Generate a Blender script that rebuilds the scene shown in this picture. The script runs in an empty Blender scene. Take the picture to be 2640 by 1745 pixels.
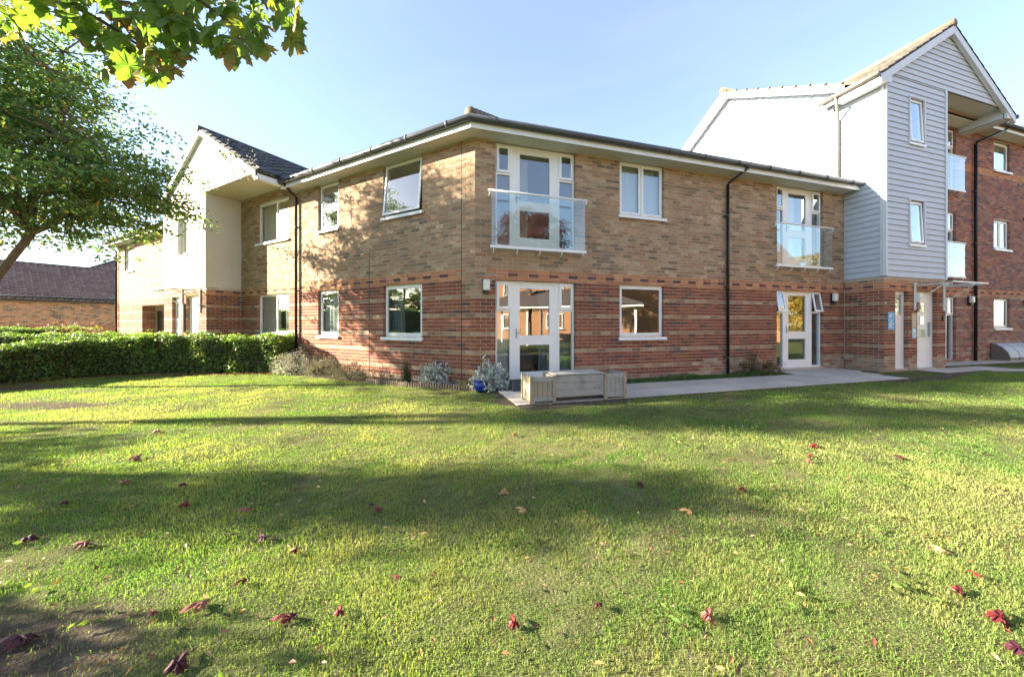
import bpy, math, random
import numpy as np
from mathutils import Vector, Matrix
random.seed(7); rng = np.random.default_rng(7)
S = bpy.context.scene
# ---------------------------------------------------------------- camera, light, exposure
EYE = 1.22
cam = bpy.data.cameras.new('camera'); co = bpy.data.objects.new('camera', cam); S.collection.objects.link(co)
co.location = (0, 0, EYE); co.rotation_euler = (math.radians(90), 0, 0)
cam.sensor_width = 36; cam.lens = 12.314; cam.shift_y = -0.01307; cam.clip_start = 0.05; cam.clip_end = 2000
S.camera = co
SUN_AZ, SUN_EL = 267.0, 19.3          # clockwise from +Y
w = bpy.data.worlds.new('World'); S.world = w; w.use_nodes = True
nt = w.node_tree; bg = nt.nodes['Background']
sky = nt.nodes.new('ShaderNodeTexSky'); sky.sky_type = 'NISHITA'; sky.sun_disc = False
sky.sun_elevation = math.radians(SUN_EL); sky.sun_rotation = math.radians(SUN_AZ)
sky.air_density = 1.0; sky.dust_density = 0.4; sky.ozone_density = 1.2
# thin cirrus mixed over the sky by direction
tc = nt.nodes.new('ShaderNodeTexCoord'); mp = nt.nodes.new('ShaderNodeMapping'); mp.inputs['Scale'].default_value = (1.6, 3.0, 6.5)
mp.inputs['Rotation'].default_value = (0.2, 0.45, 0.3)
nz = nt.nodes.new('ShaderNodeTexNoise'); nz.inputs['Scale'].default_value = 1.3; nz.inputs['Detail'].default_value = 7; nz.inputs['Distortion'].default_value = 0.6
rp = nt.nodes.new('ShaderNodeValToRGB'); rp.color_ramp.elements[0].position = 0.48; rp.color_ramp.elements[0].color = (0.15, 0.15, 0.15, 1); rp.color_ramp.elements[1].position = 0.80
rp.color_ramp.elements[1].color = (0.20, 0.20, 0.20, 1)
mx = nt.nodes.new('ShaderNodeMix'); mx.data_type = 'RGBA'
mx.inputs['B'].default_value = (3.7, 4.1, 5.7, 1)
nt.links.new(tc.outputs['Generated'], mp.inputs['Vector']); nt.links.new(mp.outputs['Vector'], nz.inputs['Vector'])
nt.links.new(nz.outputs['Fac'], rp.inputs['Fac']); nt.links.new(rp.outputs['Color'], mx.inputs['Factor'])
nt.links.new(sky.outputs['Color'], mx.inputs['A']); nt.links.new(mx.outputs['Result'], bg.inputs['Color'])
bg.inputs['Strength'].default_value = 0.06
sl = bpy.data.lights.new('sun', 'SUN'); sl.energy = 5.0; sl.angle = math.radians(0.6); sl.color = (1.0, 0.87, 0.67)
so = bpy.data.objects.new('sun', sl); S.collection.objects.link(so)
az, el = math.radians(SUN_AZ), math.radians(SUN_EL)
sd = Vector((math.sin(az)*math.cos(el), math.cos(az)*math.cos(el), math.sin(el)))
so.rotation_euler = sd.to_track_quat('Z', 'Y').to_euler(); so.location = (-12, 0, 14)
vs = S.view_settings; vs.view_transform = 'Standard'; vs.look = 'None'; vs.gamma = 1; vs.use_curve_mapping = False; vs.exposure = 2.75
S.cycles.max_bounces = 7; S.cycles.transparent_max_bounces = 16; S.cycles.diffuse_bounces = 4; S.cycles.glossy_bounces = 3
S.cycles.caustics_reflective = False; S.cycles.caustics_refractive = False
S.cycles.sample_clamp_indirect = 6

# ---------------------------------------------------------------- materials
def mat(name, col=(.5, .5, .5), rough=.7, attr=False, noise=None, bump=None, metal=0, spec=.5, transl=0, stain=None, sheen=0):
    m = bpy.data.materials.new(name); m.use_nodes = True; t = m.node_tree; b = t.nodes['Principled BSDF']
    b.inputs['Roughness'].default_value = rough; b.inputs['Metallic'].default_value = metal
    b.inputs['Specular IOR Level'].default_value = spec
    N = t.nodes.new; L = t.links.new
    g = N('ShaderNodeTexCoord').outputs['Object']
    if attr:
        a = N('ShaderNodeAttribute'); a.attribute_name = 'Col'; c = a.outputs['Color']
    else:
        r = N('ShaderNodeRGB'); r.outputs[0].default_value = (*col, 1); c = r.outputs[0]
    if noise:                                   # (scale, amount) multiplies brightness around 1
        for sc, am in (noise if isinstance(noise, list) else [noise]):
            n = N('ShaderNodeTexNoise'); n.inputs['Scale'].default_value = sc; n.inputs['Detail'].default_value = 6; n.inputs['Roughness'].default_value = .65
            L(g, n.inputs['Vector'])
            mr = N('ShaderNodeMapRange'); mr.inputs['From Min'].default_value = .25; mr.inputs['From Max'].default_value = .75
            mr.inputs['To Min'].default_value = 1-am; mr.inputs['To Max'].default_value = 1+am
            L(n.outputs['Fac'], mr.inputs['Value'])
            v = N('ShaderNodeVectorMath'); v.operation = 'SCALE'; L(c, v.inputs[0]); L(mr.outputs['Result'], v.inputs['Scale']); c = v.outputs[0]
    if stain:                                   # (scale vec, colour, threshold, strength)
        sv, sc, th, st = stain
        mpn = N('ShaderNodeMapping'); mpn.inputs['Scale'].default_value = sv; L(g, mpn.inputs['Vector'])
        n = N('ShaderNodeTexNoise'); n.inputs['Scale'].default_value = 1; n.inputs['Detail'].default_value = 7; n.inputs['Roughness'].default_value = .7; L(mpn.outputs[0], n.inputs['Vector'])
        mr = N('ShaderNodeMapRange'); mr.inputs['From Min'].default_value = th; mr.inputs['From Max'].default_value = th+.22; mr.inputs['To Max'].default_value = st
        L(n.outputs['Fac'], mr.inputs['Value'])
        x = N('ShaderNodeMix'); x.data_type = 'RGBA'; x.inputs['B'].default_value = (*sc, 1); L(mr.outputs['Result'], x.inputs['Factor']); L(c, x.inputs['A']); c = x.outputs['Result']
    L(c, b.inputs['Base Color'])
    if bump:
        n = N('ShaderNodeTexNoise'); n.inputs['Scale'].default_value = bump[0]; n.inputs['Detail'].default_value = 5; L(g, n.inputs['Vector'])
        bp = N('ShaderNodeBump'); bp.inputs['Strength'].default_value = bump[1]; bp.inputs['Distance'].default_value = bump[2] if len(bump) > 2 else .01
        L(n.outputs['Fac'], bp.inputs['Height']); L(bp.outputs['Normal'], b.inputs['Normal'])
    if transl:
        tr = N('ShaderNodeBsdfTranslucent'); v = N('ShaderNodeVectorMath'); v.operation = 'MULTIPLY'; v.inputs[1].default_value = (1.5, 1.5, .7)
        L(c, v.inputs[0]); L(v.outputs[0], tr.inputs['Color'])
        ms = N('ShaderNodeMixShader'); ms.inputs[0].default_value = transl; L(b.outputs[0], ms.inputs[1]); L(tr.outputs[0], ms.inputs[2])
        L(ms.outputs[0], t.nodes['Material Output'].inputs['Surface'])
    return m
def glass_mat(name, tint=(.9, .95, .93), refl=1.0, base=.06, rough=0.0, wave=0.0):
    m = bpy.data.materials.new(name); m.use_nodes = True; t = m.node_tree; t.nodes.remove(t.nodes['Principled BSDF'])
    N = t.nodes.new; L = t.links.new
    tr = N('ShaderNodeBsdfTransparent'); tr.inputs[0].default_value = (*tint, 1)
    gl = N('ShaderNodeBsdfGlossy'); gl.inputs['Roughness'].default_value = rough; gl.inputs['Color'].default_value = (.95, .97, 1, 1)
    if wave:
        n = N('ShaderNodeTexNoise'); n.inputs['Scale'].default_value = 1.7; n.inputs['Detail'].default_value = 1
        L(N('ShaderNodeTexCoord').outputs['Object'], n.inputs['Vector'])
        bp = N('ShaderNodeBump'); bp.inputs['Strength'].default_value = wave; bp.inputs['Distance'].default_value = .02
        L(n.outputs['Fac'], bp.inputs['Height']); L(bp.outputs['Normal'], gl.inputs['Normal'])
    fr = N('ShaderNodeFresnel'); fr.inputs['IOR'].default_value = 1.5
    ma = N('ShaderNodeMath'); ma.operation = 'MULTIPLY_ADD'; ma.inputs[1].default_value = refl; ma.inputs[2].default_value = base; ma.use_clamp = True
    L(fr.outputs[0], ma.inputs[0]); ms = N('ShaderNodeMixShader')
    ge = N('ShaderNodeNewGeometry'); m1 = N('ShaderNodeMath'); m1.operation = 'SUBTRACT'; m1.inputs[0].default_value = 1; L(ge.outputs['Backfacing'], m1.inputs[1])
    m2 = N('ShaderNodeMath'); m2.operation = 'MULTIPLY'; L(ma.outputs[0], m2.inputs[0]); L(m1.outputs[0], m2.inputs[1]); L(m2.outputs[0], ms.inputs[0]); L(tr.outputs[0], ms.inputs[1]); L(gl.outputs[0], ms.inputs[2])
    L(ms.outputs[0], t.nodes['Material Output'].inputs['Surface'])
    return m
M = dict(
 brick=mat('fired_brick', attr=True, rough=.9, noise=[(.7, .10), (9, .18), (60, .22)], bump=(140, .5, .004), stain=((.55, .55, .9), (.34, .31, .27), .60, .35), spec=.2),
 mortar=mat('mortar', (.50, .45, .375), .95, noise=[(3, .2), (80, .15)], bump=(200, .4, .003), spec=.1),
 white=mat('white_upvc', (.80, .81, .82), .32, noise=(6, .03)),
 fascia=mat('white_painted_fascia', (.76, .78, .80), .4, noise=(4, .06), stain=((3, 3, 9), (.45, .43, .38), .66, .4)),
 soffit=mat('soffit_board', (.60, .60, .59), .6, noise=(5, .06)),
 render=mat('cream_render', (.62, .60, .53), .9, noise=[(2, .04), (30, .04)], bump=(150, .35, .004), stain=((.6, .6, .25), (.42, .38, .28), .60, .4), spec=.2),
 creamsoffit=mat('cream_soffit', (.66, .58, .44), .85, noise=(3, .06)),
 board=mat('painted_weatherboard', (.47, .515, .585), .55, noise=[(1.5, .05), (20, .05)], bump=(60, .15, .003), stain=((.7, .7, .5), (.40, .42, .42), .64, .35)),
 trim=mat('weatherboard_trim', (.55, .59, .65), .5, noise=(3, .05)),
 gutter=mat('dark_grey_gutter', (.062, .068, .078), .42, noise=(7, .25), stain=((6, 6, 6), (.3, .29, .26), .62, .5)),
 pipe=mat('black_downpipe', (.018, .019, .022), .35, noise=(8, .2)),
 tile=mat('roof_tile', attr=True, rough=.75, noise=[(8, .18), (50, .2)], bump=(90, .5, .006), stain=((2.5, 2.5, 2.5), (.26, .24, .17), .60, .55), spec=.25),
 glass=glass_mat('window_glass', (.93, .96, .94), 2.8, .10, wave=.05),
 balglass=glass_mat('balcony_glass', (.92, .97, .96), 2.0, .07),
 frost=mat('frosted_glass', (.62, .68, .74), .15, spec=.8),
 room=mat('room_wall', (.66, .62, .54), .9),
 roomfloor=mat('room_floor', (.16, .11, .07), .7),
 curtain=mat('white_net_curtain', (.72, .74, .76), .9, transl=.35),
 curtainblue=mat('grey_blue_curtain', (.20, .25, .30), .9, transl=.2),
 curtainbeige=mat('beige_curtain', (.50, .47, .38), .9, transl=.2),
 furniture=mat('dark_wood_furniture', (.05, .03, .02), .5),
 metalw=mat('white_coated_metal', (.78, .80, .82), .35),
 lampglass=mat('lamp_diffuser', (.72, .73, .70), .25),
 greypipe=mat('grey_downpipe', (.16, .15, .14), .5, noise=(5, .1)),
 black=mat('black_plastic_and_gap_shade', (.02, .02, .022), .4),  # also backs the weatherboards, painting shade into their gaps
 slab=mat('concrete_paving', (.5, .48, .45), .9, attr=True, noise=[(2.5, .12), (30, .14)], bump=(120, .4, .004), stain=((1.5, 1.5, 1.5), (.20, .19, .16), .58, .55), spec=.2),
 joint=mat('sandy_joint', (.09, .075, .05), .95, noise=(20, .3)),
 soil=mat('bare_soil', (.11, .085, .062), .97, noise=[(3, .3), (40, .45)], bump=(45, 1, .03), spec=.1),
 ground=mat('turf_ground', (.095, .115, .04), .97, noise=[(1.1, .25), (30, .4)], bump=(60, 1, .02), stain=((.9, .9, .9), (.22, .18, .09), .55, .6), spec=.05),
 turf=mat('thin_turf', attr=True, rough=.97, noise=[(14, .35), (70, .4)], bump=(70, 1, .012), spec=.05),
 grass=mat('grass_blades', attr=True, rough=.6, transl=.48, spec=.25),
 leaf=mat('leaf_green', attr=True, rough=.5, transl=.5, spec=.35),
 litter=mat('fallen_leaf', attr=True, rough=.6, transl=.12, noise=(60, .25), spec=.35),
 hedgeleaf=mat('hedge_leaf', attr=True, rough=.42, transl=.28, spec=.45),
 silver=mat('silver_foliage', attr=True, rough=.9, transl=.15, spec=.1),
 core=mat('twiggy_core', (.03, .034, .016), .95, noise=(20, .4)),
 bark=mat('tree_bark', (.17, .13, .095), .9, noise=[(6, .3), (40, .3)], bump=(35, .9, .02), spec=.15),
 twig=mat('dark_twig', (.05, .03, .022), .7),
 wood=mat('weathered_planter_wood', (.33, .285, .22), .85, noise=[(4, .25), (50, .2)], bump=(70, .5, .004), stain=((4, 4, 14), (.12, .10, .075), .56, .6), spec=.2),
 greywood=mat('silvered_wood', (.36, .355, .34), .9, noise=[(5, .2), (50, .25)], bump=(70, .5, .004), stain=((5, 5, 5), (.17, .17, .165), .47, .8), spec=.2),
 log=mat('weathered_log', (.21, .17, .125), .9, noise=[(9, .4), (50, .25)], spec=.15),
 bluepot=mat('cobalt_glaze', (.01, .035, .25), .12),
 greybox=mat('slate_grey_trough', (.05, .065, .085), .5),
 signblue=mat('sign_blue', (.10, .36, .66), .4), signwhite=mat('sign_white', (.85, .88, .9), .5),
 signtan=mat('sign_tan', (.52, .42, .28), .6, noise=(30, .1)), signgrey=mat('sign_pale_blue', (.42, .58, .68), .4),
 red=mat('maroon_plastic', (.18, .01, .03), .4),
 metersil=mat('grey_meter_lid', (.36, .37, .38), .5, noise=(6, .1)), meterb=mat('brown_meter_body', (.17, .14, .11), .6, noise=(6, .1)),
 iron=mat('dark_iron', (.03, .028, .026), .5), lampglow=mat('amber_shade', (.6, .3, .1), .5),
)
# ---------------------------------------------------------------- mesh helpers
C = S.collection
def link(o, parent=None, kind=None, label=None):
    C.objects.link(o)
    if parent is not None:
        o.parent = parent; base = parent
        while base.parent is not None: base = base.parent
        if parent.parent is None and parent.type == 'EMPTY': o.matrix_parent_inverse = Matrix.Translation(-parent.location)
    if kind: o['kind'] = kind
    if label: o['label'] = label
    return o
def tag(o, label, cat, group=None):
    o['label'] = label; o['category'] = cat
    if group: o['group'] = group
    return o
def thing(name, label, cat, loc=(0, 0, 0), group=None):
    o = bpy.data.objects.new(name, None); o.empty_display_size = .2; C.objects.link(o); o.location = loc
    return tag(o, label, cat, group)
class MB:
    def __init__(s): s.v = []; s.f = []; s.m = []; s.c = []; s.mats = []
    def mi(s, m):
        if m not in s.mats: s.mats.append(m)
        return s.mats.index(m)
    def hexa(s, p, m, col=(1, 1, 1)):             # 8 points, bottom ring then top ring
        k = len(s.v); s.v += [tuple(q) for q in p]; s.c += [col]*8
        a, b, d, e = Vector(p[0]), Vector(p[1]), Vector(p[3]), Vector(p[4])
        F = [(0, 3, 2, 1), (4, 5, 6, 7), (0, 1, 5, 4), (1, 2, 6, 5), (2, 3, 7, 6), (3, 0, 4, 7)]
        if (b-a).cross(d-a).dot(e-a) < 0: F = [f[::-1] for f in F]
        i = s.mi(m)
        for f in F: s.f.append(tuple(k+j for j in f)); s.m.append(i)
    def box(s, F, t0, t1, o0, o1, z0, z1, m, col=(1, 1, 1), tilt=None):
        P = []
        for z in (z0, z1):
            for t, o in ((t0, o0), (t1, o0), (t1, o1), (t0, o1)):
                oo = o + (tilt[0]*(tilt[1]-z) if tilt else 0)
                P.append(F.p(t, oo, z))
        s.hexa(P, m, col)
    def poly(s, pts, m, col=(1, 1, 1)):
        k = len(s.v); s.v += [tuple(p) for p in pts]; s.c += [col]*len(pts); s.f.append(tuple(range(k, k+len(pts)))); s.m.append(s.mi(m))
    def prism(s, pts, vec, m, col=(1, 1, 1)):       # polygon extruded along vec
        n = len(pts); A = [Vector(p) for p in pts]; B = [p+Vector(vec) for p in A]
        nrm = Vector((0, 0, 0))
        for i in range(n): nrm += A[i].cross(A[(i+1) % n])
        k = len(s.v); s.v += [tuple(p) for p in A+B]; s.c += [col]*2*n; i0 = s.mi(m)
        fl = nrm.dot(Vector(vec)) > 0
        fs = [tuple(range(n))[::-1], tuple(range(n, 2*n))] + [(i, (i+1) % n, n+(i+1) % n, n+i) for i in range(n)]
        for f in fs: s.f.append(tuple(k+j for j in (f if fl else f[::-1]))); s.m.append(i0)
    def tube(s, pts, r, m, seg=8, col=(1, 1, 1), caps=True):
        pts = [Vector(p) for p in pts]; rr = r if isinstance(r, (list, tuple)) else [r]*len(pts)
        k0 = len(s.v); i0 = s.mi(m)
        for i, p in enumerate(pts):
            d = (pts[min(i+1, len(pts)-1)]-pts[max(i-1, 0)]).normalized()
            a = d.cross(Vector((0, 0, 1)) if abs(d.z) < .9 else Vector((1, 0, 0))).normalized(); b = d.cross(a)
            for j in range(seg):
                an = 2*math.pi*j/seg; s.v.append(tuple(p+(a*math.cos(an)+b*math.sin(an))*rr[i])); s.c.append(col)
        for i in range(len(pts)-1):
            for j in range(seg):
                a0 = k0+i*seg+j; a1 = k0+i*seg+(j+1) % seg
                s.f.append((a0, a1, a1+seg, a0+seg)[::-1]); s.m.append(i0)
        if caps:
            s.f.append(tuple(k0+j for j in range(seg))); s.m.append(i0)
            s.f.append(tuple(k0+(len(pts)-1)*seg+j for j in range(seg))[::-1]); s.m.append(i0)
    def mesh(s, name, smooth=False):
        me = bpy.data.meshes.new(name); me.from_pydata(s.v, [], s.f)
        for m in s.mats: me.materials.append(m)
        me.polygons.foreach_set('material_index', s.m)
        if smooth: me.polygons.foreach_set('use_smooth', [True]*len(s.f))
        ca = me.color_attributes.new('Col', 'FLOAT_COLOR', 'POINT')
        ca.data.foreach_set('color', np.array([(*c, 1) for c in s.c], dtype=np.float32).ravel())
        me.update(); return me
    def build(s, name, parent=None, kind=None, label=None, smooth=False):
        return link(bpy.data.objects.new(name, s.mesh(name, smooth)), parent, kind, label)
def np_mesh(name, V, F, col, material, parent=None, kind=None, smooth=False):
    V = np.asarray(V, dtype=np.float32); F = np.asarray(F, dtype=np.int32); n = F.shape[1]
    me = bpy.data.meshes.new(name); me.vertices.add(len(V)); me.vertices.foreach_set('co', V.ravel())
    me.loops.add(F.size); me.loops.foreach_set('vertex_index', F.ravel())
    me.polygons.add(len(F)); me.polygons.foreach_set('loop_start', np.arange(0, F.size, n, dtype=np.int32)); me.polygons.foreach_set('loop_total', np.full(len(F), n, dtype=np.int32))
    if smooth: me.polygons.foreach_set('use_smooth', np.ones(len(F), dtype=bool))
    me.update(calc_edges=True)
    ca = me.color_attributes.new('Col', 'FLOAT_COLOR', 'POINT')
    cc = np.ones((len(V), 4), dtype=np.float32); cc[:, :3] = col; ca.data.foreach_set('color', cc.ravel())
    me.materials.append(material)
    return link(bpy.data.objects.new(name, me), parent, kind)
class Frame:
    """a wall line: t runs along it, o outwards, z up"""
    def __init__(s, P, d, out): s.P = np.array(P, float); s.d = np.array(d, float); s.o = np.array(out, float)
    def p(s, t, o, z): q = s.P+s.d*t+s.o*o; return Vector((q[0], q[1], z))
    def sub(s, t, o): q = s.P+s.d*t+s.o*o; return Frame(q, s.d, s.o)
def D(a): a = math.radians(a); return np.array([math.sin(a), math.cos(a)])
PSI = 73.42
dB, nB, dA, nA = D(PSI), D(PSI-90), D(PSI-135), D(PSI-45)
Cn = np.array([-0.7318, 6.92])
A = Frame(Cn, dA, -nA)                        # left wing wall, t grows to the left
B = Frame(Cn, dB, -nB)                        # right wing wall, t grows to the right
BLK = 9.025; BLKD = .908
K = A.sub(BLK, BLKD)                          # front of the rendered gable block
Sd = Frame(A.P+dA*BLK, -nA, -dA)              # its right flank, t grows toward the viewer
TT = 10.60; TD = .878
Q = B.sub(TT, TD)                             # tower front
TS = Frame(B.P+dB*TT, nB, -dB)                # tower / block end wall, t grows away, negative t = toward the viewer
HEAD, HEAD2 = 2.13, 4.90

# ---------------------------------------------------------------- bricks
def cz(n): return -.085+.075*n
PAL = dict(
 buff=[(.37, .25, .158), (.342, .224, .14), (.395, .275, .178), (.31, .20, .127), (.352, .224, .142), (.41, .297, .20), (.30, .182, .12), (.20, .148, .107), (.23, .168, .115), (.362, .22, .142)],
 band=[(.38, .265, .17), (.34, .215, .14), (.40, .29, .195), (.30, .185, .12), (.35, .255, .17), (.21, .135, .10)],
 red=[(.24, .083, .052), (.265, .095, .057), (.21, .074, .05), (.25, .098, .06), (.145, .07, .058), (.12, .068, .062), (.285, .108, .06), (.20, .072, .05)],
 orange=[(.47, .215, .115), (.43, .195, .105), (.50, .24, .13), (.41, .18, .10)],
 dark=[(.14, .065, .058), (.11, .065, .065), (.18, .07, .06)],
 worn=[(.35, .25, .17), (.31, .21, .145), (.37, .29, .21), (.29, .15, .11), (.24, .18, .14)],
 plum=[(.29, .115, .085), (.25, .105, .088), (.31, .13, .095), (.18, .095, .09), (.16, .09, .095), (.34, .17, .125), (.27, .145, .12)],
)
WGT = dict(buff=[3, 3, 3, 2, 2, 2, 1.2, 1.3, 1.4, 1.4], red=[3, 3, 3, 3, .9, .9, 2, 2])
VAR = {}
def brick_mesh(kind, i):
    if (kind, i) not in VAR:
        mb = MB(); F0 = Frame((0, 0), (1, 0), (0, -1)); mb.box(F0, -.107, .107, -.09, 0, -.0322, .0322, M['brick'], PAL[kind][i]); VAR[(kind, i)] = mb.mesh('brick')
    return VAR[(kind, i)]
def pattern(n, t, wall):
    if wall == 'plum':
        if n in (31, 32, 33): return 'dark' if n == 32 and int(t/.225) % 2 else 'orange'
        if n in (86, 87, 88): return 'orange'
        if n < 31 and n % 5 == 0: return 'worn'
        if n < 8: return 'worn' if random.random() < .5 else 'plum'
        return 'plum'
    if n >= 33: return 'buff'
    if wall in ('A', 'B') and 26 <= n <= 32 and t < (.30 if n % 2 else .2): return 'buff'
    if n >= 30: return 'dark' if n == 31 and int((t+.05)/.225) % 2 else 'orange'
    if n % 5 == 0: return 'band'
    if n <= 2 or (wall in ('B', 'Q') and n < 7 and t > (5.5 if wall == 'B' else -9) and random.random() < .8): return 'worn'
    return 'red'
def brick_wall(F, t0, t1, n0, n1, openings, parent, name='wall', wall='A', single=0, zclip=None, body=True, thick=.22):
    """mortar body with real openings; every brick its own geometry; the nearest `single` are parts"""
    body_mb = MB(); ztop = cz(n1)+.0375 if zclip is None else zclip; zbot = cz(n0)-.0375
    g = .0012
    ts = sorted({t0, t1, *[o[0]-g for o in openings], *[o[1]+g for o in openings]}); zs = sorted({zbot, ztop, *[max(zbot, o[2]-g) for o in openings], *[min(ztop, o[3]+g) for o in openings]})
    for a, b in zip(ts, ts[1:]):
        if a < t0 or b > t1: continue
        run = None
        for c, d in zip(zs, zs[1:]):
            hole = any(o[0]-g-1e-6 <= a and b <= o[1]+g+1e-6 and o[2]-g-1e-6 <= c and d <= o[3]+g+1e-6 for o in openings)
            if hole:
                if run: body_mb.box(F, a, b, -thick, -.0055, run[0], run[1], M['mortar']); run = None
            else: run = (run[0], d) if run else (c, d)
        if run: body_mb.box(F, a, b, -thick, -.0055, run[0], run[1], M['mortar'])
    wo = body_mb.build(name, parent)
    full = []; rest = MB()
    for n in range(n0, n1+1):
        z = cz(n); step = .225; off = .1125 if n % 2 else 0
        if z-.03 > ztop: continue
        if n == 31 and wall != 'plum': step, off = .225, 0
        k = math.floor((t0-off)/step)
        t = off+k*step
        zt = min(z+.0322, ztop-.001)
        while t < t1:
            a, b = max(t+.005, t0), min(t+step-.005, t1)
            segs = [(a, b)]
            for o in openings:
                if o[2] < z-.01 < o[3] or o[2] < z+.01 < o[3]:
                    ns = []
                    for s0, s1 in segs:
                        if s1 <= o[0] or s0 >= o[1]: ns.append((s0, s1)); continue
                        if s0 < o[0]: ns.append((s0, o[0]))
                        if s1 > o[1]: ns.append((o[1], s1))
                    segs = ns
            for s0, s1 in segs:
                for o in openings:
                    if o[2] < z < o[3]:
                        if 0 < s0-o[1] < .013: s0 = o[1]
                        if 0 < o[0]-s1 < .013: s1 = o[0]
                if s1-s0 < .004: continue
                kd = pattern(n, t, wall); pal = PAL[kd]; i = random.choices(range(len(pal)), WGT.get(kd, [1]*len(pal)))[0]
                pr = random.uniform(-.0015, .0018)
                q = F.p((s0+s1)/2, 0, z)
                if abs(s1-s0-.215) < .001 and zt > z+.03 and single: full.append(((q-co.location).length, (s0+s1)/2, z, kd, i, pr))
                else:
                    k_ = random.uniform(.87, 1.13); c = [x*k_ for x in pal[i]]
                    rest.box(F, s0, s1, -.09, pr, z-.0322, zt, M['brick'], c)
            t += step
    full.sort()
    R = Matrix(((F.d[0], -F.o[0], 0), (F.d[1], -F.o[1], 0), (0, 0, 1)))
    for (_, t, z, kd, i, pr) in full[:single]:
        o = bpy.data.objects.new('brick', brick_mesh(kd, i))
        m = R.to_4x4(); m = m @ Matrix.Rotation(random.uniform(-.006, .006), 4, 'Z'); m.translation = F.p(t, pr, z); o.matrix_basis = m
        link(o, wo)
    for (_, t, z, kd, i, pr) in full[single:]:
        rest.box(F, t-.1075, t+.1075, -.09, pr, z-.0322, z+.0322, M['brick'], [x*random.choice((.9, .96, 1.02, 1.08)) for x in PAL[kd][i]][:0] or [x*k2 for k2 in (random.uniform(.87, 1.13),) for x in PAL[kd][i]])
    if rest.v: rest.build('bricks', wo, kind='stuff')
    return wo

# ---------------------------------------------------------------- windows and doors
def ring(mb, F, t0, t1, z0, z1, w, o0, o1, m, tilt=None):
    mb.box(F, t0, t0+w, o0, o1, z0, z1, m, tilt=tilt); mb.box(F, t1-w, t1, o0, o1, z0, z1, m, tilt=tilt)
    mb.box(F, t0+w, t1-w, o0, o1, z0, z0+w, m, tilt=tilt); mb.box(F, t0+w, t1-w, o0, o1, z1-w, z1, m, tilt=tilt)
def pane(F, t0, t1, z0, z1, o, parent, m=None, tilt=None):
    mb = MB(); mb.box(F, t0, t1, o-.006, o, z0, z1, m or M['glass'], tilt=tilt); return mb.build('pane', parent)
def window(F, t0, t1, z0, z1, parent, lights, sill=True, rec=.075, label=None, pm=None, sillside=0.04):
    """lights: (ta, tb, za, zb, sash, tilt) in absolute wall coordinates"""
    fr = MB(); ring(fr, F, t0, t1, z0, z1, .05, -rec-.06, -rec, M['white'])
    wd = None
    ta = sorted({l[0] for l in lights} | {l[1] for l in lights})
    for l0, l1 in [(a, b) for a in [l[1] for l in lights] for b in [l[0] for l in lights] if 0 < b-a < .12]:
        fr.box(F, l0, l1, -rec-.06, -rec, z0+.05, z1-.05, M['white'])
    for za, zb, a, b in [(p[3], q[2], q[0], q[1]) for p in lights for q in lights if p[0] == q[0] and 0 < q[2]-p[3] < .12]:
        fr.box(F, a, b, -rec-.06, -rec, za, zb, M['white'])
    wd = fr.build('window', parent, label=label)
    for l in lights:
        a, b, za, zb, sash, tl = l
        if sash:
            sm = MB(); tp = (tl, zb) if tl else None
            e = .012
            ring(sm, F, a-e, b+e, za-e, zb+e, .052, -rec-.01+.012, -rec+.022, M['white'], tilt=tp)
            sm.build('sash', wd); pane(F, a+.038, b-.038, za+.038, zb-.038, -rec+.004, wd, pm, tilt=tp)
            hm = MB(); hm.box(F, (a+b)/2-.05, (a+b)/2+.05, -rec+.022, -rec+.036, za+.008, za+.022, M['white'], tilt=tp); hm.build('vent_strip', wd)
        else: pane(F, a+.002, b-.002, za+.002, zb-.002, -rec-.03, wd, pm)
    if sill:
        sb = MB(); sb.box(F, t0-sillside, t1+sillside, -rec+.002, .045, z0-.052, z0-.008, M['white']); sb.box(F, t0-sillside, t1+sillside, .047, .052, z0-.072, z0-.010, M['white']); sb.build('sill', wd)
    return wd
def wl(t0, t1, z0, z1, n=1, sash=True, tilt=0):
    a, b, c, d = t0+.05, t1-.05, z0+.05, z1-.05
    if n == 1: return [(a, b, c, d, sash, tilt)]
    m = (a+b)/2; return [(a, m-.025, c, d, sash, tilt), (m+.025, b, c, d, sash, 0)]
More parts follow.
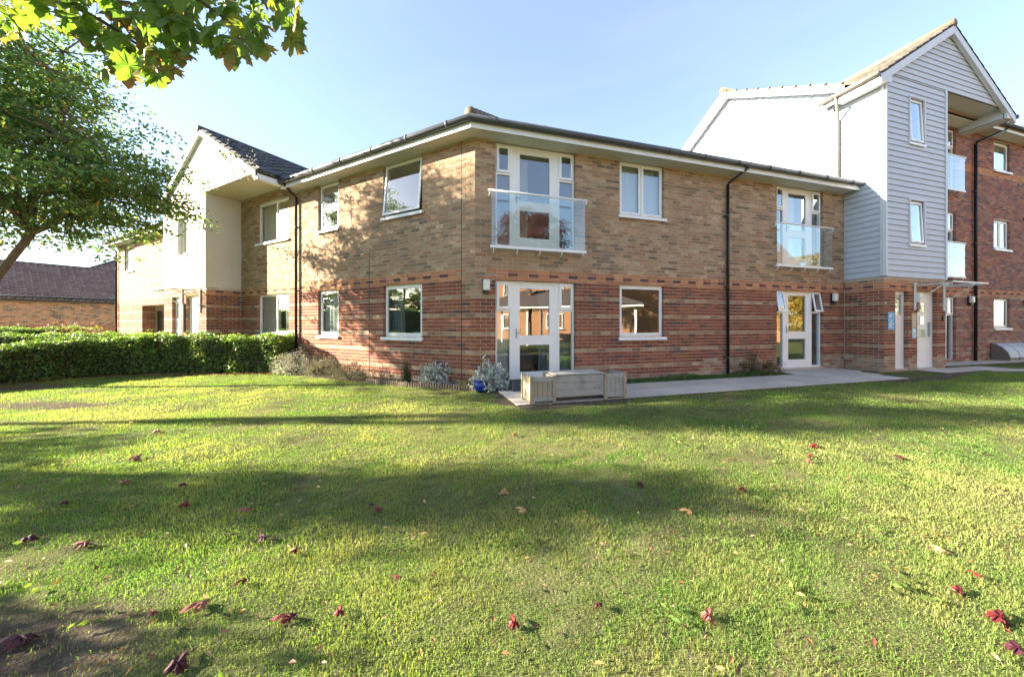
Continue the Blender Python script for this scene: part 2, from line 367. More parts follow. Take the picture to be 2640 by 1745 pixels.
def door_set(F, t0, zb, parent, vtilt=(0, 0), flip=False, width=1.77, label=None):
    """glazed door between two sidelights with opening vents"""
    r = .075; z1 = zb+2.09; k = width/1.77; x = lambda a: t0+a*k
    fr = MB(); ring(fr, F, t0, t0+width, zb, z1, .045, -r-.07, -r, M['white'])
    fr.box(F, x(.315), x(.345), -r-.07, -r+.004, zb+.045, z1-.045, M['white']); fr.box(F, x(1.385), x(1.425), -r-.07, -r+.004, zb+.045, z1-.045, M['white'])
    fr.box(F, x(.345), x(.40), -r-.06, -r-.002, zb+.045, z1-.045, M['white']); fr.box(F, x(1.33), x(1.385), -r-.06, -r-.002, zb+.045, z1-.045, M['white'])
    for a, b in ((.045, .315), (1.425, 1.725)): fr.box(F, x(a), x(b), -r-.06, -r, z1-.62, z1-.565, M['white'])
    wd = fr.build('door_frame', parent, label=label)
    for i, (a, b) in enumerate(((.045, .315), (1.425, 1.725))):
        tp = (vtilt[i], z1-.05) if vtilt[i] else None
        sm = MB(); ring(sm, F, x(a)-.008, x(b)+.008, z1-.575, z1-.037, .05, -r+.004, -r+.026, M['white'], tilt=tp); sm.build('vent_sash', wd)
        pane(F, x(a)+.04, x(b)-.04, z1-.53, z1-.085, -r+.012, wd, tilt=tp)
        pane(F, x(a), x(b), zb+.045, z1-.62, -r-.03, wd)
    lf = MB(); a, b = x(.40), x(1.33); g0, g1 = x(.535), x(1.20)
    o0, o1 = -r-.05, -r-.006
    lf.box(F, a, g0, o0, o1, zb+.047, z1-.047, M['white']); lf.box(F, g1, b, o0, o1, zb+.047, z1-.047, M['white'])
    for c, d in ((zb+.047, zb+.215), (zb+.775, zb+.975), (zb+1.945, z1-.047)): lf.box(F, g0, g1, o0, o1, c, d, M['white'])
    lf.build('door', wd)
    for c, d in ((zb+.215, zb+.775), (zb+.975, zb+1.945)): pane(F, g0, g1, c, d, -r-.03, wd)
    hm = MB(); ht = x(.46) if not flip else x(1.27); hm.box(F, ht-.012, ht+.012, -r-.006, -r+.004, zb+.92, zb+1.12, M['metersil']); hm.box(F, ht-.01, ht+.11, -r+.03, -r+.045, zb+1.02, zb+1.04, M['metersil']); hm.box(F, ht-.01, ht+.01, -r+.002, -r+.03, zb+1.02, zb+1.04, M['metersil'])
    hm.build('handle', wd)
    return wd
def balcony(F, t0, t1, z0, z1, o, parent, splits=(), label=None, nb=5):
    rail = MB(); rail.tube([F.p(t0-.06, o, z1), F.p(t1+.06, o, z1)], .024, M['metalw'], 12); b = rail.build('balcony', parent, label=label, smooth=True)
    cuts = [t0, *splits, t1]
    for a, c in zip(cuts, cuts[1:]):
        g = MB(); g.box(F, a+.004, c-.004, o-.006, o+.006, z0+.02, z1-.02, M['balglass']); g.build('glass_panel', b)
    ch = MB(); ch.box(F, t0-.02, t1+.02, o-.02, o+.02, z0-.02, z0+.035, M['metalw']); ch.build('bottom_channel', b)
    for i in range(nb):
        t = t0+.05+(t1-t0-.1)*i/(nb-1); m = MB(); m.tube([F.p(t, o, z0-.02), F.p(t, o-.005, z0-.07), F.p(t, o-.04, z0-.10), F.p(t, -.02, z0-.10)], .012, M['metalw'], 8); m.build('bracket', b, smooth=True)
    for t in (t0-.03, t1+.03):
        m = MB(); m.tube([F.p(t, o, z1-.02), F.p(t, o-.01, z1-.10)], .014, M['metalw'], 8); m.tube([F.p(t, o-.01, z1-.085), F.p(t, -.03, z1-.085)], .014, M['metalw'], 8); m.build('rail_bracket', b, smooth=True)
    return b
def curtain(F, t0, t1, z0, z1, o, m, parent, name='curtain', amp=.03, wl_=.09):
    mb = MB(); n = max(6, int((t1-t0)/wl_*5)); prev = None
    k = len(mb.v); i0 = mb.mi(m)
    for i in range(n+1):
        t = t0+(t1-t0)*i/n; oo = o+amp*math.sin(2*math.pi*(t-t0)/wl_+1.3*math.sin(t*7))
        for z in (z0, z1): mb.v.append(tuple(F.p(t, oo, z))); mb.c.append((1, 1, 1))
        if i: a = k+2*i; mb.f.append((a-2, a, a+1, a-1)); mb.m.append(i0)
    return mb.build(name, parent, smooth=True)
def gutter_run(pts, parent, r=.062, brk=.95, name='gutter', m=None):
    """half-round gutter seen from below with joints"""
    m = m or M['gutter']; mb = MB(); P = [Vector(p) for p in pts]; mb.tube(P, r, m, 12); g = mb.build(name, parent, smooth=True)
    for a, b in zip(P, P[1:]):
        L = (b-a).length; d = (b-a).normalized(); n = max(1, int(L/brk))
        for i in range(n):
            q = a+d*(L*(i+.5)/n); m2 = MB(); m2.tube([q-d*.018, q+d*.018], r+.007, m, 12); m2.build('gutter_joint', g, smooth=True)
    return g
def downpipe(F, t, o, z0, z1, parent, top=None, r=.034, m=None):
    m = m or M['pipe']; mb = MB(); pts = [F.p(t, o, z0), F.p(t, o, z1)]
    if top: pts += [F.p(*top[0]), F.p(*top[1])]
    mb.tube(pts, r, m, 12); p = mb.build('downpipe', parent, smooth=True)
    z = z0+.4
    while z < z1:
        b = MB(); b.tube([F.p(t, o, z-.025), F.p(t, o, z+.025)], r+.008, m, 12); b.box(F, t-.075, t+.02, 0.003, o-.01, z-.012, z+.012, m); b.build('pipe_clip', p); z += 1.75
    return p
def rooms(F, t0, t1, levels, parent, depth=3.2, walls=()):
    mb = MB()
    for z0, z1 in levels:
        mb.box(F, t0, t1, -depth-.1, -depth, z0, z1, M['room']); mb.box(F, t0, t1, -depth, -.225, z0-.12, z0, M['roomfloor']); mb.box(F, t0, t1, -depth, -.225, z1, z1+.10, M['room'])
        for t in (t0, *walls, t1): mb.box(F, t-.05, t+.05, -depth+.002, -.226, z0+.002, z1-.002, M['room'])
    return mb.build('interior', parent)

# ================================================================ GROUND
gr = MB(); gr.box(Frame((0, 0), (1, 0), (0, 1)), -420, 420, -420, 420, -.5, -.012, M['ground']); gr.build('ground', kind='structure')

# ================================================================ CORNER BUILDING (two storeys)
house = thing('corner_apartment_block', 'two-storey brick apartment corner with banded red ground floor and buff upper floor', 'building', (-.73, 6.92, 0))
opA = [(1.38, 2.57, .95, HEAD), (4.19, 5.03, .95, HEAD), (6.38, 8.07, .95, HEAD), (1.38, 2.57, 3.70, 4.95), (4.19, 5.03, 3.70, 4.95), (6.38, 8.07, 3.70, 4.90)]
RC = 6.12
brick_wall(A, 0, BLK, 0, 66, opA, house, wall='A', single=140, zclip=4.93)
brick_wall(A, RC, BLK, 67, 69, [], house, name='wall_top', wall='A', zclip=5.168)
opB = [(.42, 2.19, .03, HEAD), (3.28, 4.48, .95, HEAD), (8.03, 9.76, .07, HEAD), (.42, 2.19, 2.80, 4.95), (3.28, 4.48, 3.70, 4.95), (8.03, 9.76, 2.80, 4.95)]
brick_wall(B, 0, TT, 0, 66, opB, house, wall='B', single=160, zclip=4.93)
def joint_line(F, t, z0, z1):
    mb = MB(); mb.box(F, t-.006, t+.006, -.02, .0035, z0, z1, M['black']); mb.build('movement_joint', house)
joint_line(A, .33, 0, 4.92); joint_line(A, 3.05, .1, 2.95)
# windows wing A
window(A, 1.38, 2.57, .95, HEAD, house, wl(1.38, 2.57, .95, HEAD))
window(A, 4.19, 5.03, .95, HEAD, house, wl(4.19, 5.03, .95, HEAD))
window(A, 6.38, 8.07, .95, HEAD, house, [(6.43, 7.08, 1.0, 2.08, True, 0), (7.13, 8.02, 1.0, 2.08, False, 0)])
window(A, 1.38, 2.57, 3.70, 4.92, house, wl(1.38, 2.57, 3.70, 4.92, tilt=.10), label='upper window with its sash tilted open')
window(A, 4.19, 5.03, 3.70, 4.92, house, wl(4.19, 5.03, 3.70, 4.92))
window(A, 6.38, 8.07, 3.70, 4.90, house, [(6.43, 7.08, 3.75, 4.85, True, 0), (7.13, 8.02, 3.75, 4.85, False, 0)])
# windows wing B
door_set(B, .42, .03, house, label='garden door with sidelights on the ground floor')
door_set(B, .42, 2.82, house)
window(B, 3.28, 4.48, .95, HEAD, house, wl(3.28, 4.48, .95, HEAD))
window(B, 3.28, 4.48, 3.70, 4.92, house, wl(3.28, 4.48, 3.70, 4.92, n=2))
door_set(B, 8.03, .07, house, vtilt=(.16, .16), width=1.73, flip=False, label='door set with both top vents tilted open')
door_set(B, 8.03, 2.82, house, width=1.73)
balcony(B, .295, 2.34, 2.755, 3.86, .15, house, nb=5)
balcony(B, 7.83, 9.86, 2.755, 3.86, .15, house, splits=(8.75,))
rooms(A, .3, BLK-.1, [(.03, 2.40), (2.72, 4.92)], house, walls=(3.4, 5.9)); rooms(B, .3, TT-.3, [(.03, 2.40), (2.72, 4.92)], house, walls=(2.8, 6.6))
# curtains and the things seen through the panes
curtain(B, .47, .73, .1, 1.5, -.22, M['curtain'], house, wl_=.06, amp=.015)
curtain(B, 1.45, 1.75, .1, 2.05, -.30, M['curtainblue'], house); curtain(B, 1.85, 2.15, .1, 2.05, -.30, M['curtainblue'], house)
curtain(B, 3.33, 3.86, 3.72, 4.85, -.21, M['curtain'], house, wl_=.12, amp=.02); curtain(B, 3.90, 4.44, 3.72, 4.85, -.21, M['curtain'], house, wl_=.12, amp=.02)
curtain(B, 8.5, 9.1, 2.85, 4.8, -.30, M['curtain'], house); curtain(B, .80, 1.2, 2.85, 4.8, -.32, M['curtainbeige'], house, wl_=.2)
curtain(A, 7.1, 8.0, .98, 2.1, -.17, M['curtain'], house, wl_=.14, amp=.02); curtain(A, 6.42, 6.8, .98, 2.1, -.17, M['curtain'], house, amp=.02)
curtain(A, 7.0, 8.0, 3.72, 4.85, -.2, M['curtainbeige'], house, wl_=.3); curtain(A, 2.1, 2.54, .96, 2.1, -.24, M['curtainblue'], house)
curtain(A, 4.25, 5.0, .96, 2.1, -.17, M['curtain'], house, wl_=.16, amp=.02); curtain(A, 4.25, 5.0, 4.55, 4.9, -.17, M['curtainbeige'], house, name='roller_blind', amp=.0)
mb = MB(); mb.box(B, .95, 1.45, -1.1, -.75, .035, .72, M['furniture']); mb.box(B, 1.2, 1.32, -1.0, -.9, .72, 1.2, M['lampglow']); mb.build('sideboard', house)
mb = MB(); mb.box(A, 1.55, 1.75, -.22, -.12, .96, 1.06, M['white']); mb.build('flower_pot', house)
# eaves: soffit, fascia, gutter, roof
OH = .365
def corner_pt(o):                            # outer corner of both wings at offset o
    # intersection of A-line and B-line offset outwards by o
    a = A.P+A.o*o; b = B.P+B.o*o; m = np.array([[dA[0], -dB[0]], [dA[1], -dB[1]]]); s = np.linalg.solve(m, b-a); return a+dA*s[0]
AEND = 20.9
def along(o, z):
    c = corner_pt(o); pa = A.p(BLK+2.76-5.75+.0, o, z); return [A.p(AEND, o, z), Vector((c[0], c[1], z)), B.p(TT-.02, o, z)]
def strip(o0, o1, z0, z1, m, name, ta=None, tb=TT-.004):
    mb = MB(); ta = RC if ta is None else ta
    c0, c1 = corner_pt(o0), corner_pt(o1)
    for F, te in ((A, ta), (B, tb)):
        P = []
        for z in (z0, z1):
            P += [F.p(te, o0, z), Vector((*c0, z)), Vector((*c1, z)), F.p(te, o1, z)]
        mb.hexa(P, m)
    m2 = MB(); m2.box(A, BLK+KW_+.005, AEND, o0, o1, z0, z1, m); m2.build(name, house)
    return mb.build(name, house)
KW_ = 3.06
strip(-.2, OH-.02, 4.932, 4.95, M['soffit'], 'soffit'); strip(OH-.02, OH, 4.905, 5.02, M['fascia'], 'fascia')
strip(OH-.019, OH-.004, 5.02, 5.10, M['gutter'], 'fascia_top')
gc = corner_pt(OH+.062)
GZ = 5.06
gutter_run([A.p(RC-.02, OH+.062, GZ), Vector((*gc, GZ)), B.p(TT+.05, OH+.062, GZ)], house)
PIT = math.tan(math.radians(30)); RD = 3.7
def roofz(o): return 5.12+(OH+.02-o)*PIT
rc = corner_pt(-RD); ec = corner_pt(OH+.02); bc = corner_pt(-2*RD-OH)
mb = MB()
tiledark = (.085, .075, .068)
for te0, te1, of in ((RC, BLK+KW_, -.35), (BLK+KW_, AEND, OH+.02)):
    mb.prism([A.p(te0, of, roofz(of)), A.p(te1, of, roofz(of)), A.p(te1, -RD, roofz(-RD)), A.p(te0, -RD, roofz(-RD))], (0, 0, -.05), M['tile'], tiledark)
mb.prism([A.p(AEND, -RD, roofz(-RD)), A.p(RC, -RD, roofz(-RD)), A.p(RC, -2*RD-OH, 5.12), A.p(AEND, -2*RD-OH, 5.12)], (0, 0, -.05), M['tile'], tiledark)
for F, te in ((A, RC), (B, TT-.006)):
    P = [F.p(te, OH+.02, 5.12), Vector((*ec, 5.12)), Vector((*rc, roofz(-RD))), F.p(te, -RD, roofz(-RD))]
    mb.prism(P, (0, 0, -.05), M['tile'], tiledark)
    P = [F.p(te, -RD, roofz(-RD)), Vector((*rc, roofz(-RD))), Vector((*bc, 5.12)), F.p(te, -2*RD-OH, 5.12)]
    mb.prism(P, (0, 0, -.05), M['tile'], tiledark)
roof = mb.build('roof', house)
e3, r3 = Vector((*ec, 5.15)), Vector((*rc, roofz(-RD)+.03))
for i in range(9):                            # ridge tiles up the hip
    a = e3.lerp(r3, i/9*.9); b = e3.lerp(r3, (i+1.05)/9*.9); m2 = MB(); m2.tube([a, b], [.115, .10], M['tile'], 10, col=(.13, .115, .09)); m2.build('hip_tile', roof, smooth=True)
# pipes
downpipe(B, 6.32, .06, .02, 4.70, house, top=((6.33, .07, 4.72), (6.55, OH+.05, 4.98)))
downpipe(A, 5.93, .06, .02, 4.75, house, top=((5.95, .10, 4.8), (5.90, OH+.04, 4.98)))
def bulkhead(F, t, z, label, depth=.10):
    m = MB(); m.box(F, t-.055, t+.055, .003, .035, z-.16, z+.12, M['black']); l = m.build('wall_lamp'); tag(l, label, 'wall lamp', 'bulkhead lamps beside the doors')
    pts = []
    m = MB(); m.box(F, t-.065, t+.065, .036, .036+depth, z-.10, z+.12, M['lampglass']); o = m.build('diffuser', l)
    bv = o.modifiers.new('b', 'BEVEL'); bv.width = .03; bv.segments = 3
    m = MB(); m.box(F, t-.03, t+.03, .036, .09, z-.17, z-.105, M['black']); m.build('sensor', l)
bulkhead(B, .215, 2.0, 'bulkhead lamp on the brick corner left of the garden door')
bulkhead(B, 10.1, 1.98, 'bulkhead lamp on brick just right of the tilted-vent door')

# ================================================================ RENDERED GABLE BLOCK
blk = thing('gabled_apartment_block', 'two-storey block with sunlit white rendered gable and dark tiled roof', 'building', (float(K.P[0]), float(K.P[1]), 0))
KW = 3.06                                     # width of the render front
# left brick wing lies in the plane of wing A
LE = 20.56
zl = 4.93
opL = [(14.2, 17.45, 0, 2.05), (18.36, 19.62, 3.68, 4.95)]
def on_left(x): return x
brick_wall(A, BLK+KW, LE, 0, 66, opL, blk, wall='L', single=0, zclip=zl)
brick_wall(K, .11, KW, 0, 31, [(.50, 1.36, 0, 2.13), (1.80, 2.42, 0, 2.13)], blk, wall='K', single=60, zclip=2.34)
Sk = Frame(K.P, nA, -dA)                      # flank, t away from the viewer
brick_wall(Sk, .007, BLKD-.01, 0, 31, [], blk, wall='S', single=90, zclip=2.34)
# reveal return at left wing end
mb = MB(); mb.box(A, LE, LE+.01, -6, -.01, 0, 4.93, M['mortar']); mb.build('end_wall', blk)
mb = MB()                                     # render: front with window hole, flank
NW = (1.24, 1.91, 3.45, 4.63)
for a, b, c, d in ((-.004, NW[0], 2.345, 5.17), (NW[1], KW, 2.345, 5.17), (NW[0], NW[1], 2.345, NW[2]), (NW[0], NW[1], NW[3], 5.17)):
    mb.box(K, a, b, -.16, .02, c, d, M['render'])
mb.box(K, -.006, .15, -BLKD+.003, -.1605, 2.345, 5.168, M['render'])
mb.box(K, KW-.15, KW+.002, -BLKD+.003, -.1605, 2.345, 5.168, M['render'])
GR, GL, APT, APZ = -2.80, 3.16, .18, 6.98     # gable ends, apex
gz = lambda t: 5.20+(APZ-5.20)*(1-abs(t-APT)/(APT-GR))
mb.prism([K.p(GR, .02, 5.171), K.p(GL, .02, 5.171), K.p(GL, .02, gz(GL)), K.p(APT, .02, APZ), K.p(GR, .02, gz(GR))], (-A.o[0]*.18, -A.o[1]*.18, 0), M['render'])
mb.build('rendered_wall', blk)
mb = MB(); mb.box(K, GR, -.008, -BLKD+.003, -.162, 5.171, 5.19, M['creamsoffit']); mb.build('recess_soffit', blk)
mb = MB(); mb.box(K, GR-.16, GR-.003, -BLKD+.36, .02, 4.98, 5.17, M['fascia']); mb.box(K, GR-.18, GR-.162, -BLKD+.30, .06, 4.97, 5.20, M['fascia']); mb.box(K, GR-.16, GR+.02, .021, .045, 4.97, 5.30, M['render']); mb.build('eaves_box', blk)
window(K, *NW, blk, wl(*NW), rec=.10, sillside=.05)
window(A, 18.36, 19.62, 3.68, 4.92, blk, wl(18.36, 19.62, 3.68, 4.92))
gutter_run([K.p(GR-.235, .05, 5.20), K.p(GR-.235, -BLKD+OH+.10, 5.20)], blk, brk=.4)
gutter_run([A.p(BLK+KW+.2, OH+.062, GZ), A.p(LE+.15, OH+.062, GZ)], blk)
downpipe(A, LE-.08, .06, 0, 4.7, blk, top=((LE-.08, .1, 4.75), (LE+.05, OH+.04, 4.98)))
rooms(A, 17.8, LE-.1, [(.03, 2.40), (2.72, 4.92)], blk)
mb = MB(); mb.box(K, .2, KW-.2, -2.4, -2.3, .03, 4.9, M['room']); mb.build('interior', blk)
# passage behind the gate
mb = MB(); mb.box(A, 14.2, 17.45, -3.0, -.225, 2.06, 2.15, M['creamsoffit']); mb.box(A, 14.06, 14.19, -3.0, -.225, 0, 2.058, M['mortar']); mb.box(A, 17.55, 17.7, -3, -.225, 0, 2.058, M['mortar']); mb.box(A, 14.2, 17.55, -1.5, -1.4, 0, 2.055, M['creamsoffit']); mb.build('passage', blk)
brick_wall(Frame(A.P+dA*17.446+nA*.004, nA, -dA), .0, .40, 0, 28, [], blk, wall='P', single=0, zclip=2.05, thick=.08)
gate = MB(); gate.box(A, 14.9, 17.3, -.52, -.49, 1.62, 1.66, M['iron']); gate.box(A, 14.9, 17.3, -.52, -.49, .2, .24, M['iron']); g0 = gate.build('side_gate'); tag(g0, 'dark iron gate of upright bars in the passage beside the white block', 'gate')
for i in range(10):
    m = MB(); t = 15.0+i*.25; m.tube([A.p(t, -.505, .1), A.p(t, -.505, 1.82)], .018, M['iron'], 6); m.build('bar', g0)
m = MB(); m.box(A, 17.2, 17.42, -.54, -.48, .05, 1.85, M['iron']); m.build('gate_post', g0)
# entrance doors of the block
def plain_door(F, t0, t1, z0, z1, parent, panes=(), hand=None, rec=.09, louv=None, label=None):
    fr = MB(); ring(fr, F, t0, t1, z0, z1, .05, -rec-.06, -rec, M['white']); d = fr.build('door_frame', parent, label=label)
    lf = MB(); lf.box(F, t0+.052, t1-.052, -rec-.05, -rec-.012, z0+.03, z1-.052, M['white']); lf.build('door', d)
    for a, b, c, e in panes:
        m = MB(); ring(m, F, a-.03, b+.03, c-.03, e+.03, .03, -rec-.012, -rec+.002, M['white']); m.build('pane_bead', d)
        m = MB(); m.box(F, a, b, -rec-.012, -rec-.006, c, e, M['glass']); m.build('pane', d)
        m = MB(); m.box(F, a, b, -rec-.0119, -rec-.0118, c, e, M['black'])
    if hand is not None: m = MB(); m.box(F, hand-.015, hand+.015, -rec-.01, -rec+.035, z0+.85, z0+1.25, M['metersil']); m.build('handle', d)
    if louv:
        for i in range(louv[2]):
            m = MB(); z = louv[0]+i*louv[1]; m.box(F, t0+.12, t1-.12, -rec-.012, -rec+.008, z, z+.018, M['white']); m.build('louvre', d)
    return d
plain_door(K, .50, 1.36, .02, 2.13, blk, [(.62, .74, .95, 1.1), (.62, .74, 1.3, 1.45), (.62, .74, .55, .7)], hand=.62)
plain_door(K, 1.80, 2.42, .02, 2.13, blk, [(1.92, 2.3, 1.42, 2.0)], louv=(.4, .12, 6))
def canopy(F, t0, t1, z, o, arms, parent, label=None):
    g = MB(); g.box(F, t0, t1, .06, o, z, z+.012, M['balglass']); c = g.build('door_canopy', parent, label=label)
    for t in arms:
        m = MB(); m.box(F, t-.014, t+.014, .004, .04, z-.68, z+.06, M['metalw']); m.box(F, t-.012, t+.012, .05, o-.05, z-.03, z-.004, M['metalw']); m.build('bracket', c)
        m = MB(); m.tube([F.p(t, .04, z-.45), F.p(t, o*.75, z-.02)], .011, M['metalw'], 8); m.build('strut', c)
    m = MB(); m.box(F, t0, t1, o-.002, o+.016, z-.01, z+.022, M['metalw']); m.build('front_edge', c)
canopy(K, .15, 1.75, 2.27, .75, (.32, 1.58), blk)
bm_ = MB(); bm_.box(K, 1.42, 1.50, .003, .05, 1.0, 1.9, M['pipe']); bm_.build('entry_panel', blk)

def tile_field(P0, u, v, nu, nv, wu, gv, parent, cols, keep=None, single=300, name='tile', thick=.03, roll=True, wob=.005, rel=1.0):
    """pantiles laid on a slope: P0 eave start, u unit along the eave, v unit up the slope"""
    u = Vector(u); v = Vector(v); n = u.cross(v).normalized()
    if n.z < 0: n = -n
    items = []
    prof = [(0, .0), (.12, .030), (.30, .040), (.48, .028), (.62, .006), (.82, .0), (1, .004)] if roll else [(0, 0), (1, 0)]
    protos = []
    for c in cols:
        mb = MB(); k = 0
        for s_, (a, h) in enumerate(prof):
            for y, hh in ((-.012, .030), (gv+.03, .004)):
                for dz in (0, -thick):
                    p = u*(a*wu*.995)+v*y+n*((h+hh)*rel+dz+.01); mb.v.append(tuple(p)); mb.c.append(c)
        i0 = mb.mi(M['tile']); L = len(prof)
        fl = u.cross(v).dot(n) > 0
        for s_ in range(L-1):
            a, b = 4*s_, 4*s_+4
            for f in ((a, b, b+2, a+2), (a+1, a+3, b+3, b+1), (a, a+1, b+1, b)):
                mb.f.append(f if fl else f[::-1]); mb.m.append(i0)
        protos.append(mb)
    meshes = [p.mesh(name, smooth=False) for p in protos]
    for j in range(nv):
        for i in range(nu):
            uu, vv = i*wu, j*gv
            if keep and not keep(uu+wu/2, vv+gv/2): continue
            items.append((Vector(P0)+u*uu+v*vv, random.randrange(len(cols))))
    items.sort(key=lambda q: (q[0]-co.location).length)
    for q, c in items[:single]:
        o = bpy.data.objects.new(name, meshes[c]); o.location = q+n*random.uniform(-wob, wob); link(o, parent)
    rest = MB()
    for q, c in items[single:]:
        p = protos[c]; k = len(rest.v); rest.v += [tuple(Vector(x)+q) for x in p.v]; rest.c += p.c; rest.f += [tuple(k+j for j in f) for f in p.f]; rest.m += [rest.mi(M['tile'])]*len(p.f)
    if rest.v: rest.build(name+'s', parent, kind='stuff')
# block roof: two slopes, ridge running back
RB = BLKD+3.0
mb = MB(); Lr = RB+.1
sl_ = (APZ-5.20)/(APT-GR)
for sgn, te in ((-1, GR-.20), (1, GL+.20)):
    ze = APZ-abs(te-APT)*sl_
    P = [K.p(te, .10, ze+.02), K.p(APT, .10, APZ+.02), K.p(APT, -RB-.2, APZ+.02), K.p(te, -BLKD+.30, ze+.02)]
    mb.prism(P, (0, 0, .03), M['tile'], (.07, .065, .07))
rf = mb.build('roof', blk)
te = GR-.22; ze = APZ-abs(te-APT)*sl_+.05
ud = -A.o; vdir = (K.p(APT, 0, APZ)-K.p(te, 0, APZ-abs(te-APT)*sl_)).normalized(); vl = (K.p(APT, 0, APZ)-K.p(te, 0, APZ-abs(te-APT)*sl_)).length
mainz = lambda o: roofz(o)
def keepblk(uu, vv):                          # cut where the slope dives under the main roof
    o = .12-uu; z = ze+vv*vdir.z; oo = BLKD+o
    return vv < vl-.1 and not (oo < OH and z < roofz(oo)-.02)
tile_field(K.p(te, .12, ze), (ud[0], ud[1], 0), vdir, 15, 12, .30, vl/11.6, rf, [(.075, .08, .095), (.06, .065, .08), (.095, .095, .10), (.08, .075, .075), (.11, .105, .09)], keepblk, rel=1.5)
m2 = MB(); m2.tube([K.p(APT, .14, APZ+.07), K.p(APT, -RB-.1, APZ+.07)], .10, M['tile'], 10, col=(.075, .075, .08)); m2.build('ridge', rf, smooth=True)
for sgn, te_ in ((-1, GR-.2), (1, GL+.2)):    # verge strips with soffit shadow gap
    m = MB(); z_ = APZ-abs(te_-APT)*sl_
    m.prism([K.p(te_, .10, z_-.10), K.p(APT, .10, APZ-.10), K.p(APT, .10, APZ+.06), K.p(te_, .10, z_+.06)], (A.o[0]*.022, A.o[1]*.022, 0), M['fascia'] if sgn > 0 else M['render']); m.build('verge_board', rf)
    m = MB(); m.prism([K.p(te_, .021, z_-.08), K.p(APT, .021, APZ-.08), K.p(APT, .099, APZ-.08), K.p(te_, .099, z_-.08)], (0, 0, .02), M['soffit']); m.build('verge_soffit', rf)

# dried creeper left clinging to the gable corner
q_ = []
for (t_, z_, dt, dz, n_) in ((-1.42, 6.0, .05, .22, 40), (-1.62, 5.62, .06, .2, 50), (-1.75, 5.34, .10, .10, 70), (-2.15, 5.42, .22, .10, 110), (-2.45, 5.36, .25, .12, 150), (-2.78, 5.22, .12, .14, 120)):
    for _ in range(n_): q_.append(tuple(K.p(max(t_+random.gauss(0, dt), -2.93), .045+random.uniform(0, .02), z_+random.gauss(0, dz))))
q_ = np.array([q for q in q_ if q[2] < 6.4 and q[2] > 5.02])
a_ = rng.uniform(0, 6.28, len(q_)); l_ = rng.uniform(.012, .035, len(q_)); e1_ = np.stack([dA[0]*np.cos(a_), dA[1]*np.cos(a_), np.sin(a_)], 1)*l_[:, None]; e2_ = np.stack([-dA[0]*np.sin(a_), -dA[1]*np.sin(a_), np.cos(a_)], 1)*l_[:, None]*.5
V_ = np.empty((len(q_)*4, 3)); V_[0::4] = q_-e1_; V_[1::4] = q_+e2_+np.array([*(-nA*.01), 0]); V_[2::4] = q_+e1_; V_[3::4] = q_-e2_
k_ = np.arange(len(q_))*4; F_ = np.concatenate([np.stack([k_, k_+1, k_+2], 1), np.stack([k_, k_+2, k_+3], 1)])
cr = np_mesh('dried_creeper', V_, F_, np.repeat(np.array([[.16, .13, .09]])*rng.uniform(.6, 1.4, (len(q_), 1)), 4, 0), M['litter'])
tag(cr, 'remains of dried creeper clinging to the right corner of the white gable', 'creeper')

# ================================================================ THREE-STOREY BLOCK with weatherboarded tower
tall = thing('three_storey_block', 'three-storey block with pale weatherboarded gable tower over brick entrance and red brick wing', 'building', (float(Q.P[0]), float(Q.P[1]), 0))
TW = 2.63
brick_wall(Q, .002, TW, 0, 33, [(.44, .97, .05, 2.15), (1.36, 2.23, .05, 2.15)], tall, wall='Q', single=170, zclip=2.48)
Tf = Frame(Q.P, nB, -dB)
brick_wall(Tf, .007, TD-.012, 0, 33, [], tall, wall='Q', single=60, zclip=2.48)
brick_wall(Frame(Q.P+dB*TW, nB, dB), .007, TD-.012, 0, 33, [], tall, wall='Q', single=0, zclip=2.48)
W3 = [(18.12, 19.12, 1.12, 2.15), (18.12, 19.12, 3.86, 4.87), (18.12, 19.12, 6.58, 7.60), (14.15, 15.92, .08, 2.15), (14.15, 15.92, 2.80, 4.90), (14.15, 15.92, 5.58, 7.62), (21.0, 22.2, 1.12, 2.15), (21.0, 22.2, 3.86, 4.87), (21.0, 22.2, 6.58, 7.6)]
brick_wall(B, TT+TW+.003, 24.5, 0, 104, W3, tall, wall='plum', single=60, zclip=7.66)
for z0, z1 in ((1.12, 2.15), (3.86, 4.87), (6.58, 7.58)):
    window(B, 18.12, 19.12, z0, z1, tall, wl(18.12, 19.12, z0, z1, n=2 if z0 == 3.86 else 1)); window(B, 21.0, 22.2, z0, z1, tall, wl(21.0, 22.2, z0, z1))
for zb in (.06, 2.80, 5.52): door_set(B, 14.15, zb, tall)
for z0 in (2.755, 5.53): balcony(B, 14.0, 16.02, z0, z0+1.105, .15, tall, splits=(15.2,))
rooms(B, TT+TW+.1, 24.4, [(.03, 2.40), (2.72, 5.0), (5.5, 7.6)], tall, walls=(17, 20)); mb = MB(); mb.box(Q, .1, TW-.1, -.9, -.85, .05, 7.5, M['room']); mb.build('interior', tall)
for z0 in (2.85, 5.6): curtain(B, 18.2, 19.0, z0+1.0, z0+1.9, -.21, M['curtain'], tall)
